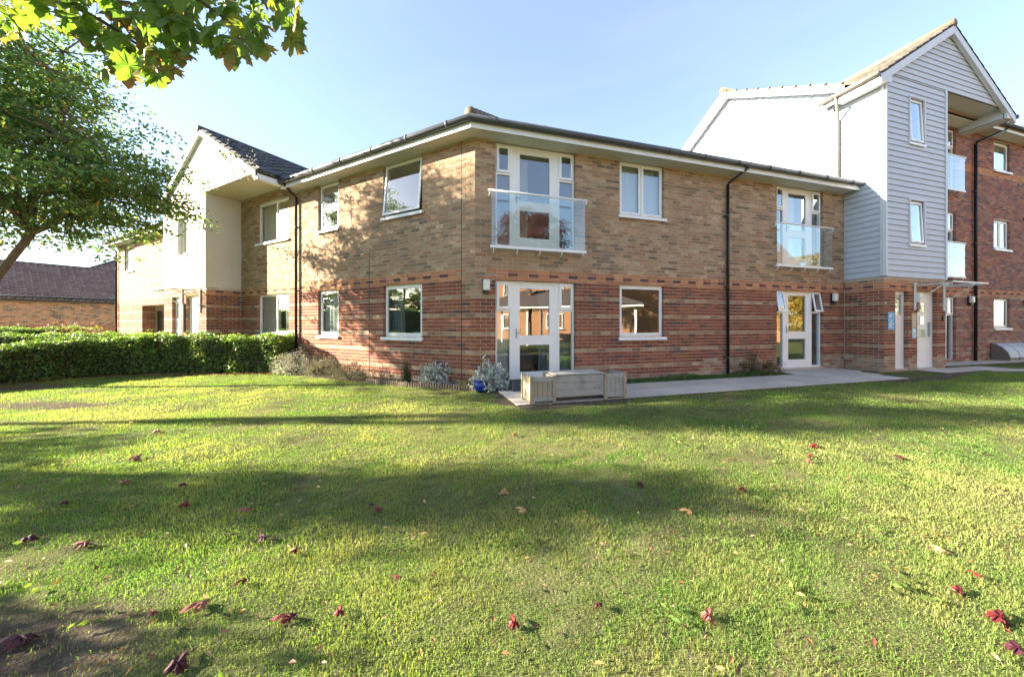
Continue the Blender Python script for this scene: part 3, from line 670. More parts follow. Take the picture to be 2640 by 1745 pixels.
def lap_boards(F, z0, z1, rng_t, parent, holes=(), exp=.15, m=None, flipn=False):
    """one object per weatherboard; rng_t(z) -> (t0, t1)"""
    z = z0
    while z < z1-.01:
        za, zb = z, min(z+exp, z1); a, b = rng_t(za), rng_t(zb)
        spans = [(a[0], a[1], b[0], b[1])]
        for h in holes:
            if h[2] < zb-.02 and h[3] > za+.02:
                ns = []
                for s in spans:
                    if s[0] < h[0]: ns.append((s[0], min(h[0], s[1]), s[2], min(h[0], s[3])))
                    if s[1] > h[1]: ns.append((max(h[1], s[0]), s[1], max(h[1], s[2]), s[3]))
                spans = ns
        for s in spans:
            if s[1]-s[0] < .03: continue
            mb = MB(); w0 = random.uniform(-.0008, .0008); c = random.uniform(.96, 1.03)
            # bottom edge proud, top edge tucked in
            P = [F.p(s[0], -.008, za+.0045), F.p(s[1], -.008, za+.0045), F.p(s[1], .024+w0, za+.0045), F.p(s[0], .024+w0, za+.0045),
                 F.p(s[2], -.008, zb-.001), F.p(s[3], -.008, zb-.001), F.p(s[3], .004, zb-.001), F.p(s[2], .004, zb-.001)]
            mb.hexa(P, m or M['board']); mb.build('weatherboard', parent)
        z += exp
TAP, TAPZ, TEZ = 2.74, 9.56, 7.56            # tower gable apex, eaves
THALF = 3.1
tsl = (TAPZ-TEZ)/THALF
hz = [(1.0, 1.61, 6.12, 7.32), (1.0, 1.61, 3.40, 4.57)]
mb = MB()                                     # backing walls with holes; black paints the shadow lines between boards
F = Q
zz = [2.485, 3.40, 4.57, 6.12, 7.32, 7.80]
mb.box(F, .0, 1.0, -.2, -.013, 2.485, 7.80, M['black']); mb.box(F, 1.61, TW, -.2, -.013, 2.485, 7.80, M['black'])
for a, b in ((2.485, 3.40), (4.57, 6.12), (7.32, 7.80)): mb.box(F, 1.0, 1.61, -.2, -.013, a, b, M['black'])
mb.box(F, TW-.2, TW, -TD-.0, -.201, 2.485, 7.80, M['black'])
mb.prism([F.p(.0, -.013, 7.802), F.p(5.44, -.013, 7.802), F.p(TAP, -.013, TAPZ-.05)], (-B.o[0]*.12, -B.o[1]*.12, 0), M['black'])
mb.build('wall', tall)
tf = MB(); tf.box(Q, 0, .001, -.2, -.19, 2.5, 2.6, M['trim']); fw = tf.build('front_cladding', tall)
TX = .07
lap_boards(Q, 2.50, 7.80, lambda z: (TX, TW-TX), fw, hz)
lap_boards(Q, 7.80, TAPZ-.12, lambda z: (max(TX, TAP-(TAPZ-.1-z)/tsl), min(5.42, TAP+(TAPZ-.1-z)/tsl)), fw)
mb = MB(); mb.box(Q, 0, TX-.002, -.01, .038, 2.50, 7.70, M['trim']); mb.box(Q, TW-TX+.002, TW+.004, -.01, .038, 2.50, 7.80, M['trim'])
mb.box(Q, TX, TW-.01, -.012, .036, 2.483, 2.498, M['trim'])
for h in hz:
    mb.box(Q, h[0]-.035, h[0]-.001, .0, .040, h[2]-.03, h[3]+.035, M['trim']); mb.box(Q, h[1]+.001, h[1]+.035, .0, .040, h[2]-.03, h[3]+.035, M['trim']); mb.box(Q, h[0], h[1], .0, .040, h[3]+.002, h[3]+.035, M['trim'])
mb.build('corner_trim', fw)
for h in hz: window(Q, *h, tall, [(h[0]+.05, h[1]-.05, h[2]+.05, h[3]-.05, True, .04)], rec=.03, pm=M['glass'])
# end wall: tower flank plus the big gable of the block (plane TS, t>0 away)
RZ, RT = 10.10, 3.72                         # ridge height and place
MSL = (RZ-7.75)/(RT+.36)
def endrange(z):
    lo = -TD+.07 if z < 7.62 else max(-.30, RT-(RZ-.10-z)/MSL)
    hi = min(7.6, RT+(RZ-.10-z)/MSL); return (min(lo, hi), hi)
sw = MB(); sw.box(TS, 0, .001, -.2, -.19, 2.5, 2.6, M['trim']); sw = sw.build('end_cladding', tall)
lap_boards(TS, 2.50, 4.9, lambda z: (-TD+.07, -.004), sw)
lap_boards(TS, 4.9, 7.6, lambda z: (-TD+.07, 7.6), sw)
lap_boards(TS, 7.6, RZ-.15, endrange, sw)
mb = MB(); mb.box(TS, -TD+.002, 7.6, -.2, -.013, 5.2, 7.62, M['black']); mb.box(TS, -TD+.002, 0, -.2, -.013, 2.485, 5.2, M['black'])  # black behind the boards stands in for shade in the gaps
mb.prism([TS.p(-.25, -.013, 7.622), TS.p(7.6, -.013, 7.622), TS.p(RT, -.013, RZ-.08)], (-TS.o[0]*.15, -TS.o[1]*.15, 0), M['black']); mb.build('end_wall', tall)
mb = MB(); mb.box(TS, -TD, -TD+.068, -.01, .038, 2.50, 7.62, M['trim']); mb.box(TS, -TD+.07, -.004, -.012, .036, 2.483, 2.498, M['trim']); mb.build('corner_trim', sw)
# main roof of the tall block: ridge parallel to wing B
mb = MB(); terracotta = (.27, .17, .11)
VO = .32
ov = lambda t, n_, z: Vector((*(TS.P-dB*VO*1.0+dB*t+nB*n_), z))
e0z = RZ-(RT+OH+.05)*MSL
mb.prism([ov(0, -OH-.05, e0z), ov(15.5, -OH-.05, e0z), ov(15.5, RT, RZ), ov(0, RT, RZ)], (0, 0, .05), M['tile'], terracotta)
mb.prism([ov(0, RT, RZ), ov(15.5, RT, RZ), ov(15.5, 2*RT+.4, e0z), ov(0, 2*RT+.4, e0z)], (0, 0, .05), M['tile'], terracotta)
rf2 = mb.build('roof', tall)
vv_ = (ov(0, RT, RZ)-ov(0, -OH-.05, e0z)); vln = vv_.length
cols = [(.36, .20, .11), (.31, .16, .09), (.40, .24, .14), (.27, .15, .10), (.36, .26, .17)]
tile_field(ov(6.6, -OH-.08, e0z+.05), (dB[0], dB[1], 0), vv_.normalized(), 27, 13, .30, .35, rf2, cols, lambda a, b: b < vln-.1, single=120)
m2 = MB(); m2.tube([ov(-.03, RT, RZ+.09), ov(15.4, RT, RZ+.09)], .11, M['tile'], 10, col=terracotta); m2.build('ridge', rf2, smooth=True)
for i in range(10):                           # verge tile clips along the front slope
    m2 = MB(); k_ = (i+.5)/10; q = ov(-.05, -OH, e0z+.07).lerp(ov(-.05, RT, RZ+.07), k_); m2.box(Frame((q.x, q.y), dB, -nB), -.02, .04, -.03, .03, q.z-.01, q.z+.02, M['tile'], (.12, .11, .10)); m2.build('verge_clip', rf2)
for s_ in (0, 1):                             # barge boards and their soffits
    a, b = (-OH-.05, RT) if s_ == 0 else (RT, 2*RT+.4); za, zb_ = (e0z, RZ) if s_ == 0 else (RZ, e0z)
    if s_ == 0: a, za = -.2, e0z+(OH+.05-.2)*MSL
    m = MB(); m.prism([ov(-.002, a, za-.20), ov(-.002, b, zb_-.20), ov(-.002, b, zb_+.0), ov(-.002, a, za+.0)], (-dB[0]*.025, -dB[1]*.025, 0), M['fascia']); m.build('barge_board', rf2)
    m = MB(); m.prism([ov(0, a, za-.17), ov(0, b, zb_-.17), ov(VO-.03, b, zb_-.17), ov(VO-.03, a, za-.17)], (0, 0, .02), M['fascia']); m.build('barge_soffit', rf2)
# tower roof: front gable, ridge running back
TO = .10                                      # verge projection in front of the tower
tez2 = lambda t: TAPZ-abs(t-TAP)*tsl
def qv(t, o, z): return Q.p(t, o, z)
mb = MB()
for te_ in (-.36, 5.86):
    mb.prism([qv(te_, TO, tez2(te_)), qv(TAP, TO, TAPZ), qv(TAP, -3.9, TAPZ), qv(te_, -TD+.1, tez2(te_))], (0, 0, .05), M['tile'], (.10, .09, .08))
rf3 = mb.build('tower_roof', tall)
for te_, a in ((-.36, 1), (5.86, -1)):        # tiles show as a bumpy edge
    v3 = (qv(TAP, 0, TAPZ)-qv(te_, 0, tez2(te_))); L3 = v3.length
    tile_field(qv(te_, TO+.03, tez2(te_)+.05), (-B.o[0], -B.o[1], 0), v3.normalized(), 5, int(L3/.33), .30, L3/int(L3/.33), rf3, [(.115, .105, .09), (.095, .085, .075), (.15, .135, .115)], None, single=60)
m2 = MB(); m2.tube([qv(TAP, TO+.04, TAPZ+.09), qv(TAP, -3.2, TAPZ+.09)], .11, M['tile'], 10, col=(.15, .135, .10)); m2.build('ridge', rf3, smooth=True)
for te_ in (-.36, 5.86):
    m = MB(); m.prism([qv(te_, TO, tez2(te_)-.19), qv(TAP, TO, TAPZ-.21), qv(TAP, TO, TAPZ+.02), qv(te_, TO, tez2(te_)+.02)], (B.o[0]*.025, B.o[1]*.025, 0), M['trim']); m.build('barge_board', rf3)
    m = MB(); m.prism([qv(te_, .03, tez2(te_)-.20), qv(TAP, .03, TAPZ-.2), qv(TAP, TO-.002, TAPZ-.2), qv(te_, TO-.002, tez2(te_)-.2)], (0, 0, .02), M['trim']); m.build('barge_soffit', rf3)
m = MB(); m.box(Q, -.36, -.003, -TD+.0, TO, 7.45, 7.47, M['fascia']); m.box(Q, -.38, -.36, -TD-.3, TO, 7.44, 7.60, M['fascia'])
m.prism([qv(-.36, TO+.001, 7.44), qv(.06, TO+.001, 7.44), qv(.06, TO+.001, 7.78), qv(-.36, TO+.001, 7.60)], (B.o[0]*.022, B.o[1]*.022, 0), M['trim']); m.build('eaves_box', rf3)
gutter_run([qv(-.44, TO+.02, 7.60), qv(-.44, -TD-.35, 7.60)], rf3, brk=.5, m=M['greypipe'])
dp = MB(); dp.tube([TS.p(-.05, .43, 7.55), TS.p(-.05, .40, 7.40), TS.p(.10, .06, 7.05), TS.p(.10, .06, 5.35)], .036, M['greypipe'], 12); dp.build('downpipe', tall, smooth=True)
# bay soffit and beam over the balconies
m = MB(); m.box(Q, TW+.006, 5.46, -TD-.02, -.03, 7.80, 7.83, M['trim']); m.box(B, TT+TW+.01, 16.9, -.1, .004, 7.664, 7.86, M['trim']); m.build('bay_soffit', tall)
m = MB(); m.box(Q, 5.46, 5.50, -TD-.0, .02, 7.50, 7.83, M['trim']); m.box(Q, 5.50, 5.82, -TD+.0, .02, 7.46, 7.485, M['trim'])
m.prism([qv(5.44, .045, 7.46), qv(5.86, .045, 7.46), qv(5.86, .045, 7.53), qv(5.50, .045, 7.74), qv(5.44, .045, 7.74)], (B.o[0]*.06, B.o[1]*.06, 0), M['trim']); m.build('bay_beam', tall)
gutter_run([qv(5.93, TO+.05, 7.56), qv(5.93, -TD+.35, 7.56)], rf3, brk=.5)
# eaves of the red wing
m = MB(); m.box(B, TT+TW+.01, 24.6, -.01, OH, 7.665, 7.685, M['soffit']); m.build('soffit', tall)
m = MB(); m.box(B, 16.86, 24.6, OH+.002, OH+.022, 7.64, 7.76, M['fascia']); m.build('fascia', tall)
gutter_run([B.p(16.95, OH+.085, 7.80), B.p(24.6, OH+.085, 7.80)], tall)
downpipe(B, 16.88, .06, .03, 7.25, tall, top=((16.90, .08, 7.30), (17.75, OH+.05, 7.70)), r=.04)
# entrance furniture
plain_door(Q, .44, .97, .05, 2.15, tall, [(.53, .88, 1.50, 2.04)], louv=(.62, .105, 7), label='narrow white service door with louvres and a small top light')
plain_door(Q, 1.36, 2.23, .05, 2.15, tall, [(1.70, 1.90, .88, 1.10), (1.70, 1.90, 1.24, 1.46), (1.70, 1.90, 1.60, 1.82)], hand=2.06, label='white entrance door with three small square panes')
canopy(Q, 1.10, 2.62, 2.30, .75, (1.22, 2.50), tall)
m = MB(); m.box(Q, .12, .38, .004, .016, 1.10, 1.56, M['signblue']); sg = m.build('entrance_sign'); tag(sg, 'tall blue sign with white lettering on brick corner left of the white doors', 'sign')
for i, (z, a, b) in enumerate(((1.475, .15, .27), (1.44, .15, .24), (1.36, .15, .20), (1.335, .22, .27), (1.29, .17, .26), (1.245, .15, .33), (1.205, .15, .27), (1.17, .15, .28))):
    t = a
    while t < b:
        wd_ = random.uniform(.018, .04); m = MB(); m.box(Q, t, min(t+wd_, b), .0165, .0175, z-.009, z+.009, M['signwhite']); m.build('lettering', sg); t += wd_+.008
m = MB(); m.box(Q, 1.11, 1.29, .004, .014, 1.145, 1.54, M['signtan']); s2 = m.build('notice_board'); tag(s2, 'cream notice board beside the white entrance door', 'sign')
for z in (1.47, 1.42, 1.36, 1.30, 1.25, 1.2):
    m = MB(); m.box(Q, 1.14, 1.14+random.uniform(.06, .12), .0145, .0155, z-.006, z+.006, M['soffit']); m.build('lettering', s2)
m = MB(); m.box(Q, 1.12, 1.29, .004, .014, .87, 1.135, M['signgrey']); s3 = m.build('notice_plate'); tag(s3, 'small pale blue plate with white symbol below the cream notice board', 'sign')
m = MB(); m.prism([Q.p(1.205+.045*math.cos(a), .0145, 1.06+.045*math.sin(a)) for a in np.linspace(0, 2*math.pi, 5)[:-1]], (B.o[0]*.001, B.o[1]*.001, 0), M['signwhite']); m.build('symbol', s3)
m = MB(); m.box(Q, 1.26, 1.42, .004, .09, 1.86, 2.08, M['lampglass']); l = m.build('entrance_lamp'); tag(l, 'square pale lamp above left of the white entrance door under the canopy', 'wall lamp')
m = MB(); m.prism([Q.p(1.25, .004, 1.80), Q.p(1.36, .004, 1.84), Q.p(1.40, .004, 1.70), Q.p(1.30, .004, 1.58), Q.p(1.25, .004, 1.63)], (B.o[0]*.05, B.o[1]*.05, 0), M['red']); l = m.build('alarm_box'); tag(l, 'small maroon alarm box beside the bracket of the entrance canopy', 'alarm box')
m = MB(); m.box(Q, 2.45, 2.55, .004, .035, 1.34, 1.48, M['black']); l = m.build('door_intercom'); tag(l, 'small black intercom box on brick right of the white entrance door', 'intercom')
bulkhead(B, 16.60, 2.05, 'bulkhead lamp beside the tall downpipe on the red brick wing')
for z, lab in ((5.03, 'upper short black flue pipe on red brick wing at the right edge'), (2.05, 'lower short black flue pipe on red brick wing at the right edge')):
    m = MB(); m.tube([B.p(20.05, .0, z), B.p(20.05, .22, z)], .055, M['black'], 12); m.tube([B.p(20.05, .22, z), B.p(20.05, .26, z)], .065, M['metersil'], 12); l = m.build('flue_pipe', smooth=True); tag(l, lab, 'flue pipe')
for i in range(3):                            # domed meter boxes at the wall foot
    t0 = 17.88+i*.62; m = MB(); prof = [(0.02, 0), (.42, 0), (.42, .10), (.36, .28), (.24, .44), (.10, .54), (.02, .56)]
    m.prism([B.p(t0, o, z+.02) for o, z in prof], (dB[0]*.56, dB[1]*.56, 0), M['meterb']); b_ = m.build('meter_box')
    tag(b_, ['brown meter box nearest the downpipe with domed grey lid', 'middle one of three domed meter boxes at the red wall foot', 'furthest right of the three domed meter boxes by the red wall'][i], 'meter box', 'domed meter boxes by the red wall')
    m = MB(); cv = [(o+.012, z+.012) for o, z in prof[2:]]
    for (o0, z0), (o1, z1) in zip(cv, cv[1:]):
        P = [B.p(t0-.01, o0, z0+.02), B.p(t0+.57, o0, z0+.02), B.p(t0+.57, o0+.01, z0+.03), B.p(t0-.01, o0+.01, z0+.03), B.p(t0-.01, o1, z1+.02), B.p(t0+.57, o1, z1+.02), B.p(t0+.57, o1+.01, z1+.03), B.p(t0-.01, o1+.01, z1+.03)]
        m.hexa(P, M['metersil'])
    m.build('lid', b_)

# ================================================================ PAVING
def path(name, F, cells, base, z=.02):
    mb = MB(); mb.box(F, base[0], base[1], base[2], base[3], -.05, z-.010, M['joint']); p = mb.build(name, kind='structure')
    for (a, b, c, d) in cells:
        mb = MB(); k = random.uniform(.88, 1.1); g = (.47*k, .43*k, .37*k)
        dz = random.uniform(-.002, .002); mb.box(F, a+.007, b-.007, c+.007, d-.007, -.03, z+dz, M['slab'], g); mb.build('slab', p)
    return p
cells = []
for i in range(16):
    for j in range(2):
        off = .3 if j else 0
        cells.append((.30+i*.6-off if i or not j else .30, .30+(i+1)*.6-off, .62+j*.6, 1.22+j*.6))
for i in range(4):
    for j in range(1): cells.append((7.8+i*.6, 8.4+i*.6, .02, .62))
path('paved_path', B, cells, (.30, 9.9, .02, 1.82))
path('door_step_paving', Q, [(1.2+i*.6, 1.8+i*.6, .02, .62) for i in range(5)], (1.2, 4.2, .02, .62))
pth = [(3.0+i*.6, 3.6+i*.6, .40, 1.0) for i in range(14)]
path('entrance_path', Frame(Q.p(0, 0, 0)[:2], D(PSI+22), -D(PSI-68)), [(2.9+i*.6, 3.5+i*.6, -.95, -.35) for i in range(12)], (2.9, 10.1, -.95, -.35), z=.024)
path('wing_path', B, [(TT+TW+.05+i*.6, TT+TW+.65+i*.6, .04, .64) for i in range(17)], (TT+TW+.04, 23.6, .02, .66), z=.03)
sp = MB()
def patch(pts, z, m, name, kind='structure'):
    mb = MB(); mb.prism([Vector((x, y, z)) for x, y in pts], (0, 0, -.03), m); return mb.build(name, kind=kind)
bt = lambda F, t, o: tuple(F.p(t, o, 0)[:2])
patch([bt(A, 0, .01), bt(A, -.3, .30), bt(B, .28, .5), bt(B, .28, .01)] if False else [bt(A, 5.6, .01), bt(A, 5.6, .75), bt(A, 1.9, .62), bt(A, .4, .42), bt(B, .27, .75), bt(B, .27, .02), bt(B, 0, .01)], .003, M['soil'], 'flower_bed_soil')
patch([bt(B, .5, 1.83), bt(B, 2.25, 1.83), bt(B, 2.25, 1.98), bt(B, .45, 2.1), bt(B, .0, 1.5), bt(B, .29, .8), bt(B, .29, 1.83)], .001, M['soil'], 'planter_soil')
patch([bt(B, 2.3, .02), bt(B, 7.78, .02), bt(B, 7.78, .61), bt(B, 2.3, .61)], .001, M['soil'], 'wall_foot_strip')
patch([bt(B, 8.1, 1.83), bt(B, 10.5, 1.80), bt(B, 12.6, 1.3), bt(B, 13.4, .93+.6), bt(B, 12.6, 1.65), bt(B, 10.3, 2.1), bt(B, 8.9, 2.05)], .001, M['soil'], 'bare_strip')

# ================================================================ PLANTER
pl = thing('wooden_planter', 'long weathered wooden trough planter between two square tubs on the paving edge', 'planter', tuple(B.p(.49, 1.84, .02)))
PF = B.sub(0, 0)
def planter_box(t0, t1, o0, o1, z0, z1, n, m, pst=.055):
    for t in (t0, t1-pst):
        for o in (o0, o1-pst):
            mb = MB(); mb.box(PF, t, t+pst, o, o+pst, z0, z1+.012, M['wood']); mb.build('post', pl)
    for za, zb in ((z0+.03, z0+.10), (z1-.075, z1)):
        mb = MB(); mb.box(PF, t0+pst, t1-pst, o1-.035, o1-.008, za, zb, M['greywood']); mb.build('rail', pl)
        mb = MB(); mb.box(PF, t0+.012, t0+.040, o0+pst, o1-pst, za, zb, M['wood']); mb.build('rail', pl)
    L = (t1-t0-2*pst)/n
    for i in range(n):
        mb = MB(); mb.box(PF, t0+pst+i*L+.003, t0+pst+(i+1)*L-.003, o1-.045, o1-.02, z0+.10, z1-.075, m); mb.build('plank', pl)
    Lo = (o1-o0-2*pst)/3
    for i in range(3):
        mb = MB(); mb.box(PF, t0+.014, t0+.034, o0+pst+i*Lo+.003, o0+pst+(i+1)*Lo-.003, z0+.10, z1-.075, m); mb.build('plank', pl)
        mb = MB(); mb.box(PF, t1-.034, t1-.014, o0+pst+i*Lo+.003, o0+pst+(i+1)*Lo-.003, z0+.03, z1, m); mb.build('plank', pl)
    mb = MB(); mb.box(PF, t0+.04, t1-.04, o0+.02, o1-.05, z0+.05, z1-.06, M['soil']); mb.build('soil', pl)
planter_box(.50, .93, 1.40, 1.84, .02, .43, 4, M['wood']); planter_box(1.78, 2.19, 1.40, 1.84, .02, .43, 4, M['greywood'])
for i in range(3):
    mb = MB(); mb.box(PF, .933, 1.777, 1.79, 1.815, .095+i*.112, .203+i*.112, M['greywood']); mb.build('plank', pl)
    mb = MB(); mb.box(PF, .933, 1.777, 1.44, 1.465, .095+i*.112, .203+i*.112, M['greywood']); mb.build('plank', pl)
mb = MB(); mb.box(PF, .925, 1.785, 1.42, 1.83, .435, .455, M['greywood']); mb.build('lid', pl)
# ================================================================ VEGETATION
def leaf_cloud(P, size, col, tilt=1.0, asp=.6, up=.35, fold=.25):
    """one folded diamond (2 triangles) per point"""
    n = len(P); a = rng.uniform(0, 2*np.pi, n); inc = rng.normal(0, .6*tilt, n)
    d = np.stack([np.cos(a)*np.cos(inc), np.sin(a)*np.cos(inc), np.sin(inc)], 1)
    nr = rng.normal(0, 1, (n, 3)); nr[:, 2] = np.abs(nr[:, 2])+up; s = np.cross(d, nr); s /= np.linalg.norm(s, axis=1)[:, None]+1e-9
    nn = np.cross(s, d)
    L = (size*rng.uniform(.7, 1.25, n))[:, None]
    b = P-d*L*.5; t = P+d*L*.5; l = P+s*L*asp*.5+nn*L*fold*.3; r = P-s*L*asp*.5+nn*L*fold*.3
    V = np.empty((n*4, 3)); V[0::4] = b; V[1::4] = l; V[2::4] = t; V[3::4] = r
    k = np.arange(n)*4; F = np.empty((n*2, 3), int); F[0::2] = np.stack([k, k+2, k+1], 1); F[1::2] = np.stack([k, k+3, k+2], 1)
    return V, F, np.repeat(col, 4, 0)
def pick(cols, n, jit=.2, w=None):
    c = np.array(cols)[rng.choice(len(cols), n, p=w)]; return c*rng.uniform(1-jit, 1+jit, (n, 1))
def limb(a, b, r0, r1, mb, sag=0, n=5, wig=.08):
    a, b = Vector(a), Vector(b); L = (b-a).length; pts = []; rs = []
    for i in range(n+1):
        k = i/n; p = a.lerp(b, k)+Vector((random.uniform(-1, 1), random.uniform(-1, 1), random.uniform(-1, 1)))*wig*L*(0 if i in (0, n) else .5); p.z += sag*math.sin(k*math.pi)
        pts.append(p); rs.append(r0+(r1-r0)*k)
    mb.tube(pts, rs, M['bark'], 8, caps=True); return pts
def tree(name, label, base, fork, crown, ntw, nleaf, lsize, cols, w=None, tr=.16, group=None, spread=.42, flat=.35, nl=11, cat='tree', shape=None, ragged=False):
    """crown: list of ellipsoids (cx,cy,cz,rx,ry,rz,weight)"""
    t = thing(name, label, cat, base, group); mb = MB(); base = Vector(base); fork = Vector(fork)
    limb(base-Vector((0, 0, .1)), fork, tr, tr*.75, mb, n=6, wig=.04); mb.build('trunk', t, smooth=True)
    br = MB(); tips = []
    W = np.array([c[6] for c in crown], float); W /= W.sum()
    lims = []
    for i in range(nl):
        c = crown[rng.choice(len(crown), p=W)]; u = rng.normal(0, 1, 3); u /= np.linalg.norm(u); u[2] = abs(u[2])*1.0-.15
        q = Vector((c[0]+u[0]*c[3]*.7, c[1]+u[1]*c[4]*.7, c[2]+u[2]*c[5]*.75)); lims.append(limb(fork, q, tr*.5, tr*.12, br, sag=.2, n=6, wig=.10))
    lp = [p for l in lims for p in l[2:]]
    lpa = np.array([tuple(p) for p in lp])
    P = []
    for i in range(ntw):
        c = crown[rng.choice(len(crown), p=W)]; u = rng.normal(0, 1, 3); u /= np.linalg.norm(u); r = rng.uniform(.15, 1)**.45
        if ragged: r *= (.84+.20*math.sin(4.1*math.atan2(u[1], u[0])+3.3*u[2]+c[2])+.12*math.sin(9*u[2]+5*u[0])); r = r*1.22 if rng.uniform() < .10 else r
        q = np.array([c[0]+u[0]*c[3]*r, c[1]+u[1]*c[4]*r, c[2]+u[2]*c[5]*r])
        if shape is not None and not shape(q): continue
        P.append(q)
        if i % 3 == 0:
            j = np.argmin(((lpa-q)**2).sum(1)); limb(lpa[j], q, .018, .006, br, n=3, wig=.1)
    br.build('branches', t, kind='stuff')
    P = np.array(P); sz = rng.uniform(.6, 1.3, len(P)); X = np.repeat(P, nleaf, 0); off = rng.normal(0, 1, (len(X), 3))*spread*.55*np.repeat(sz, nleaf)[:, None]; off[:, 2] *= flat
    off[:, 2] -= .25*(off[:, 0]**2+off[:, 1]**2)
    X = X+off; n = len(X); col = pick(cols, n, .2, w)
    cl = np.repeat(pick([(1, 1, 1)], len(P), .22), nleaf, 0)*np.array([1, 1, 1]); col = col*cl
    V, F, cc = leaf_cloud(X, lsize, col, up=.6)
    np_mesh('crown', V, F, cc, M['leaf'], t); return t
G1 = [(.115, .20, .075), (.145, .24, .075), (.095, .17, .075), (.21, .28, .08), (.31, .30, .08), (.36, .23, .07)]
tree('field_maple', 'broad green tree leaning from the left edge in front of the white gable', (-12.0, 6.8, 0), (-9.4, 6.85, 3.0),
     [(-10.1, 6.9, 4.4, 2.8, 2.7, 2.0, 3.2), (-10.2, 6.8, 6.2, 2.1, 1.9, 1.6, 2.3), (-8.5, 7.5, 4.1, 1.4, 1.5, 1.1, .9), (-11.5, 6.6, 5.0, 2.4, 2.2, 2.3, .8)], 1450, 42, .086, G1, [.28, .26, .28, .11, .04, .03], tr=.08, nl=12, ragged=True, spread=.36, flat=.27)

def vnoise(x, y, s, seed=0):
    r = np.random.default_rng(seed); o = np.zeros_like(x)
    for k in range(5):
        a = r.uniform(0, 6.28); f = s*r.uniform(.6, 1.7); o += np.sin((x*np.cos(a)+y*np.sin(a))*f+r.uniform(0, 6.28)+1.3*np.sin((x*np.sin(a*2.3)-y*np.cos(a))*f*.7))
    return o/3.2
# hedges ------------------------------------------------------------
HG = [(.13, .225, .05), (.105, .185, .045), (.18, .28, .06), (.08, .135, .04), (.25, .32, .07), (.19, .125, .06)]
def hedge(name, label, pts, width, group='clipped hedges beside the lawn', dens=1500, ls=.06):
    """pts: (x, y, height) centre line"""
    t = thing(name, label, 'hedge', (pts[0][0], pts[0][1], 0), group)
    core = MB(); V = []; 
    for (a, b) in zip(pts, pts[1:]):
        a3, b3 = np.array(a, float), np.array(b, float); d = b3[:2]-a3[:2]; L = np.linalg.norm(d); d /= L; s = np.array([-d[1], d[0]])
        w0 = width*.5-.12
        P = []
        for z0, z1 in ((.05, .05), (None, None)):
            for e, q in ((a3, -1), (b3, -1), (b3, 1), (a3, 1)):
                zz_ = .05 if z0 else e[2]-.10; xy = e[:2]+s*w0*q*(.85 if z0 is None else 1); P.append(Vector((xy[0], xy[1], zz_)))
        dd = Vector((d[0], d[1], 0))*.16
        for q_ in (0, 3, 4, 7): P[q_] = P[q_]+dd*(1 if a is pts[0] else 0)
        for q_ in (1, 2, 5, 6): P[q_] = P[q_]-dd*(1 if b is pts[-1] else 0)
        core.hexa(P, M['core'])
        if b is pts[-1] or a is pts[0]:
            for e, q_ in ([(b3, 1)] if b is pts[-1] else [])+([(a3, -1)] if a is pts[0] else []):
                m_ = int(width*e[2]*dens*1.3); o_ = rng.uniform(-width/2, width/2, m_); z_ = rng.uniform(.03, e[2], m_); g_ = np.abs(rng.normal(0, .05, m_))
                V.append(np.column_stack([e[:2]+np.outer(q_*(.02-g_), d)+s*o_[:, None], z_, z_/e[2]]))
        n = int(L*(2*1.0+width)*dens); k = rng.uniform(-.03, 1.03, n); h = a3[2]+(b3[2]-a3[2])*k
        f = rng.uniform(0, 1, n); per = 2*h+width; x = f*per
        side = np.where(x < h, -1, np.where(x < h+width, 0, 1)); z = np.where(side == -1, x, np.where(side == 1, x-h-width, h)); off = np.where(side == 0, x-h-width/2, side*width/2)
        rr = .12; round_ = np.clip((z-(h-rr))/rr, 0, 1)*np.abs(side)*.06
        wob = .05*np.sin(k*L*3.1+z*5)+.04*np.sin(k*L*7.3+off*6)
        dep = np.abs(rng.normal(0, .05, n)); off = off-np.sign(off)*(round_+dep*np.abs(side))+side*wob
        edge = np.clip((np.abs(off)-(width/2-.15))/.15, 0, 1)
        z = z-np.where(side == 0, dep+edge*.05, 0)+np.where(side == 0, wob, 0)
        z = np.where(rng.uniform(size=n) < .012, z+rng.uniform(0, .12, n), z)
        xy = a3[:2]+np.outer(k*L, d)+s*off[:, None]
        V.append(np.column_stack([xy, np.clip(z, .03, None), z/h]))
    core.build('stems', t, smooth=False)
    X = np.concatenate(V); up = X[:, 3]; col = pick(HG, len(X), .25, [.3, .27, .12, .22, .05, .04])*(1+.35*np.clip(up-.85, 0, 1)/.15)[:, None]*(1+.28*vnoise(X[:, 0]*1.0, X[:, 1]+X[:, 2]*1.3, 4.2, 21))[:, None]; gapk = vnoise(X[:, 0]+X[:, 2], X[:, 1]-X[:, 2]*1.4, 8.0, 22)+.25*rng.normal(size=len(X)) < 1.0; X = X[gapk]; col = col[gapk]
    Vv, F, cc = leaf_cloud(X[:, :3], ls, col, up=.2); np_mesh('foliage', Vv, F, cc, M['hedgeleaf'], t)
hedge('front_hedge', 'large clipped hedge curving along the lawn up to the brick wing', [(-13.2, 4.7, .80), (-11.1, 7.3, .80), (-10.6, 8.7, .86), (-9.4, 9.4, .95), (-6.05, 9.45, .93)], 1.15, dens=1500)
hedge('rear_hedge', 'low hedge strip behind the front hedge with sunlit top', [(-19.5, 10.2, .95), (-14.5, 11.6, .93), (-11.2, 11.8, .93)], 1.1, dens=800, ls=.06)
hedge('far_hedge', 'short sunlit hedge at far left in front of the low garage', [(-26.0, 13.2, 1.1), (-18.9, 15.6, 1.12)], 1.2, dens=500, ls=.07)

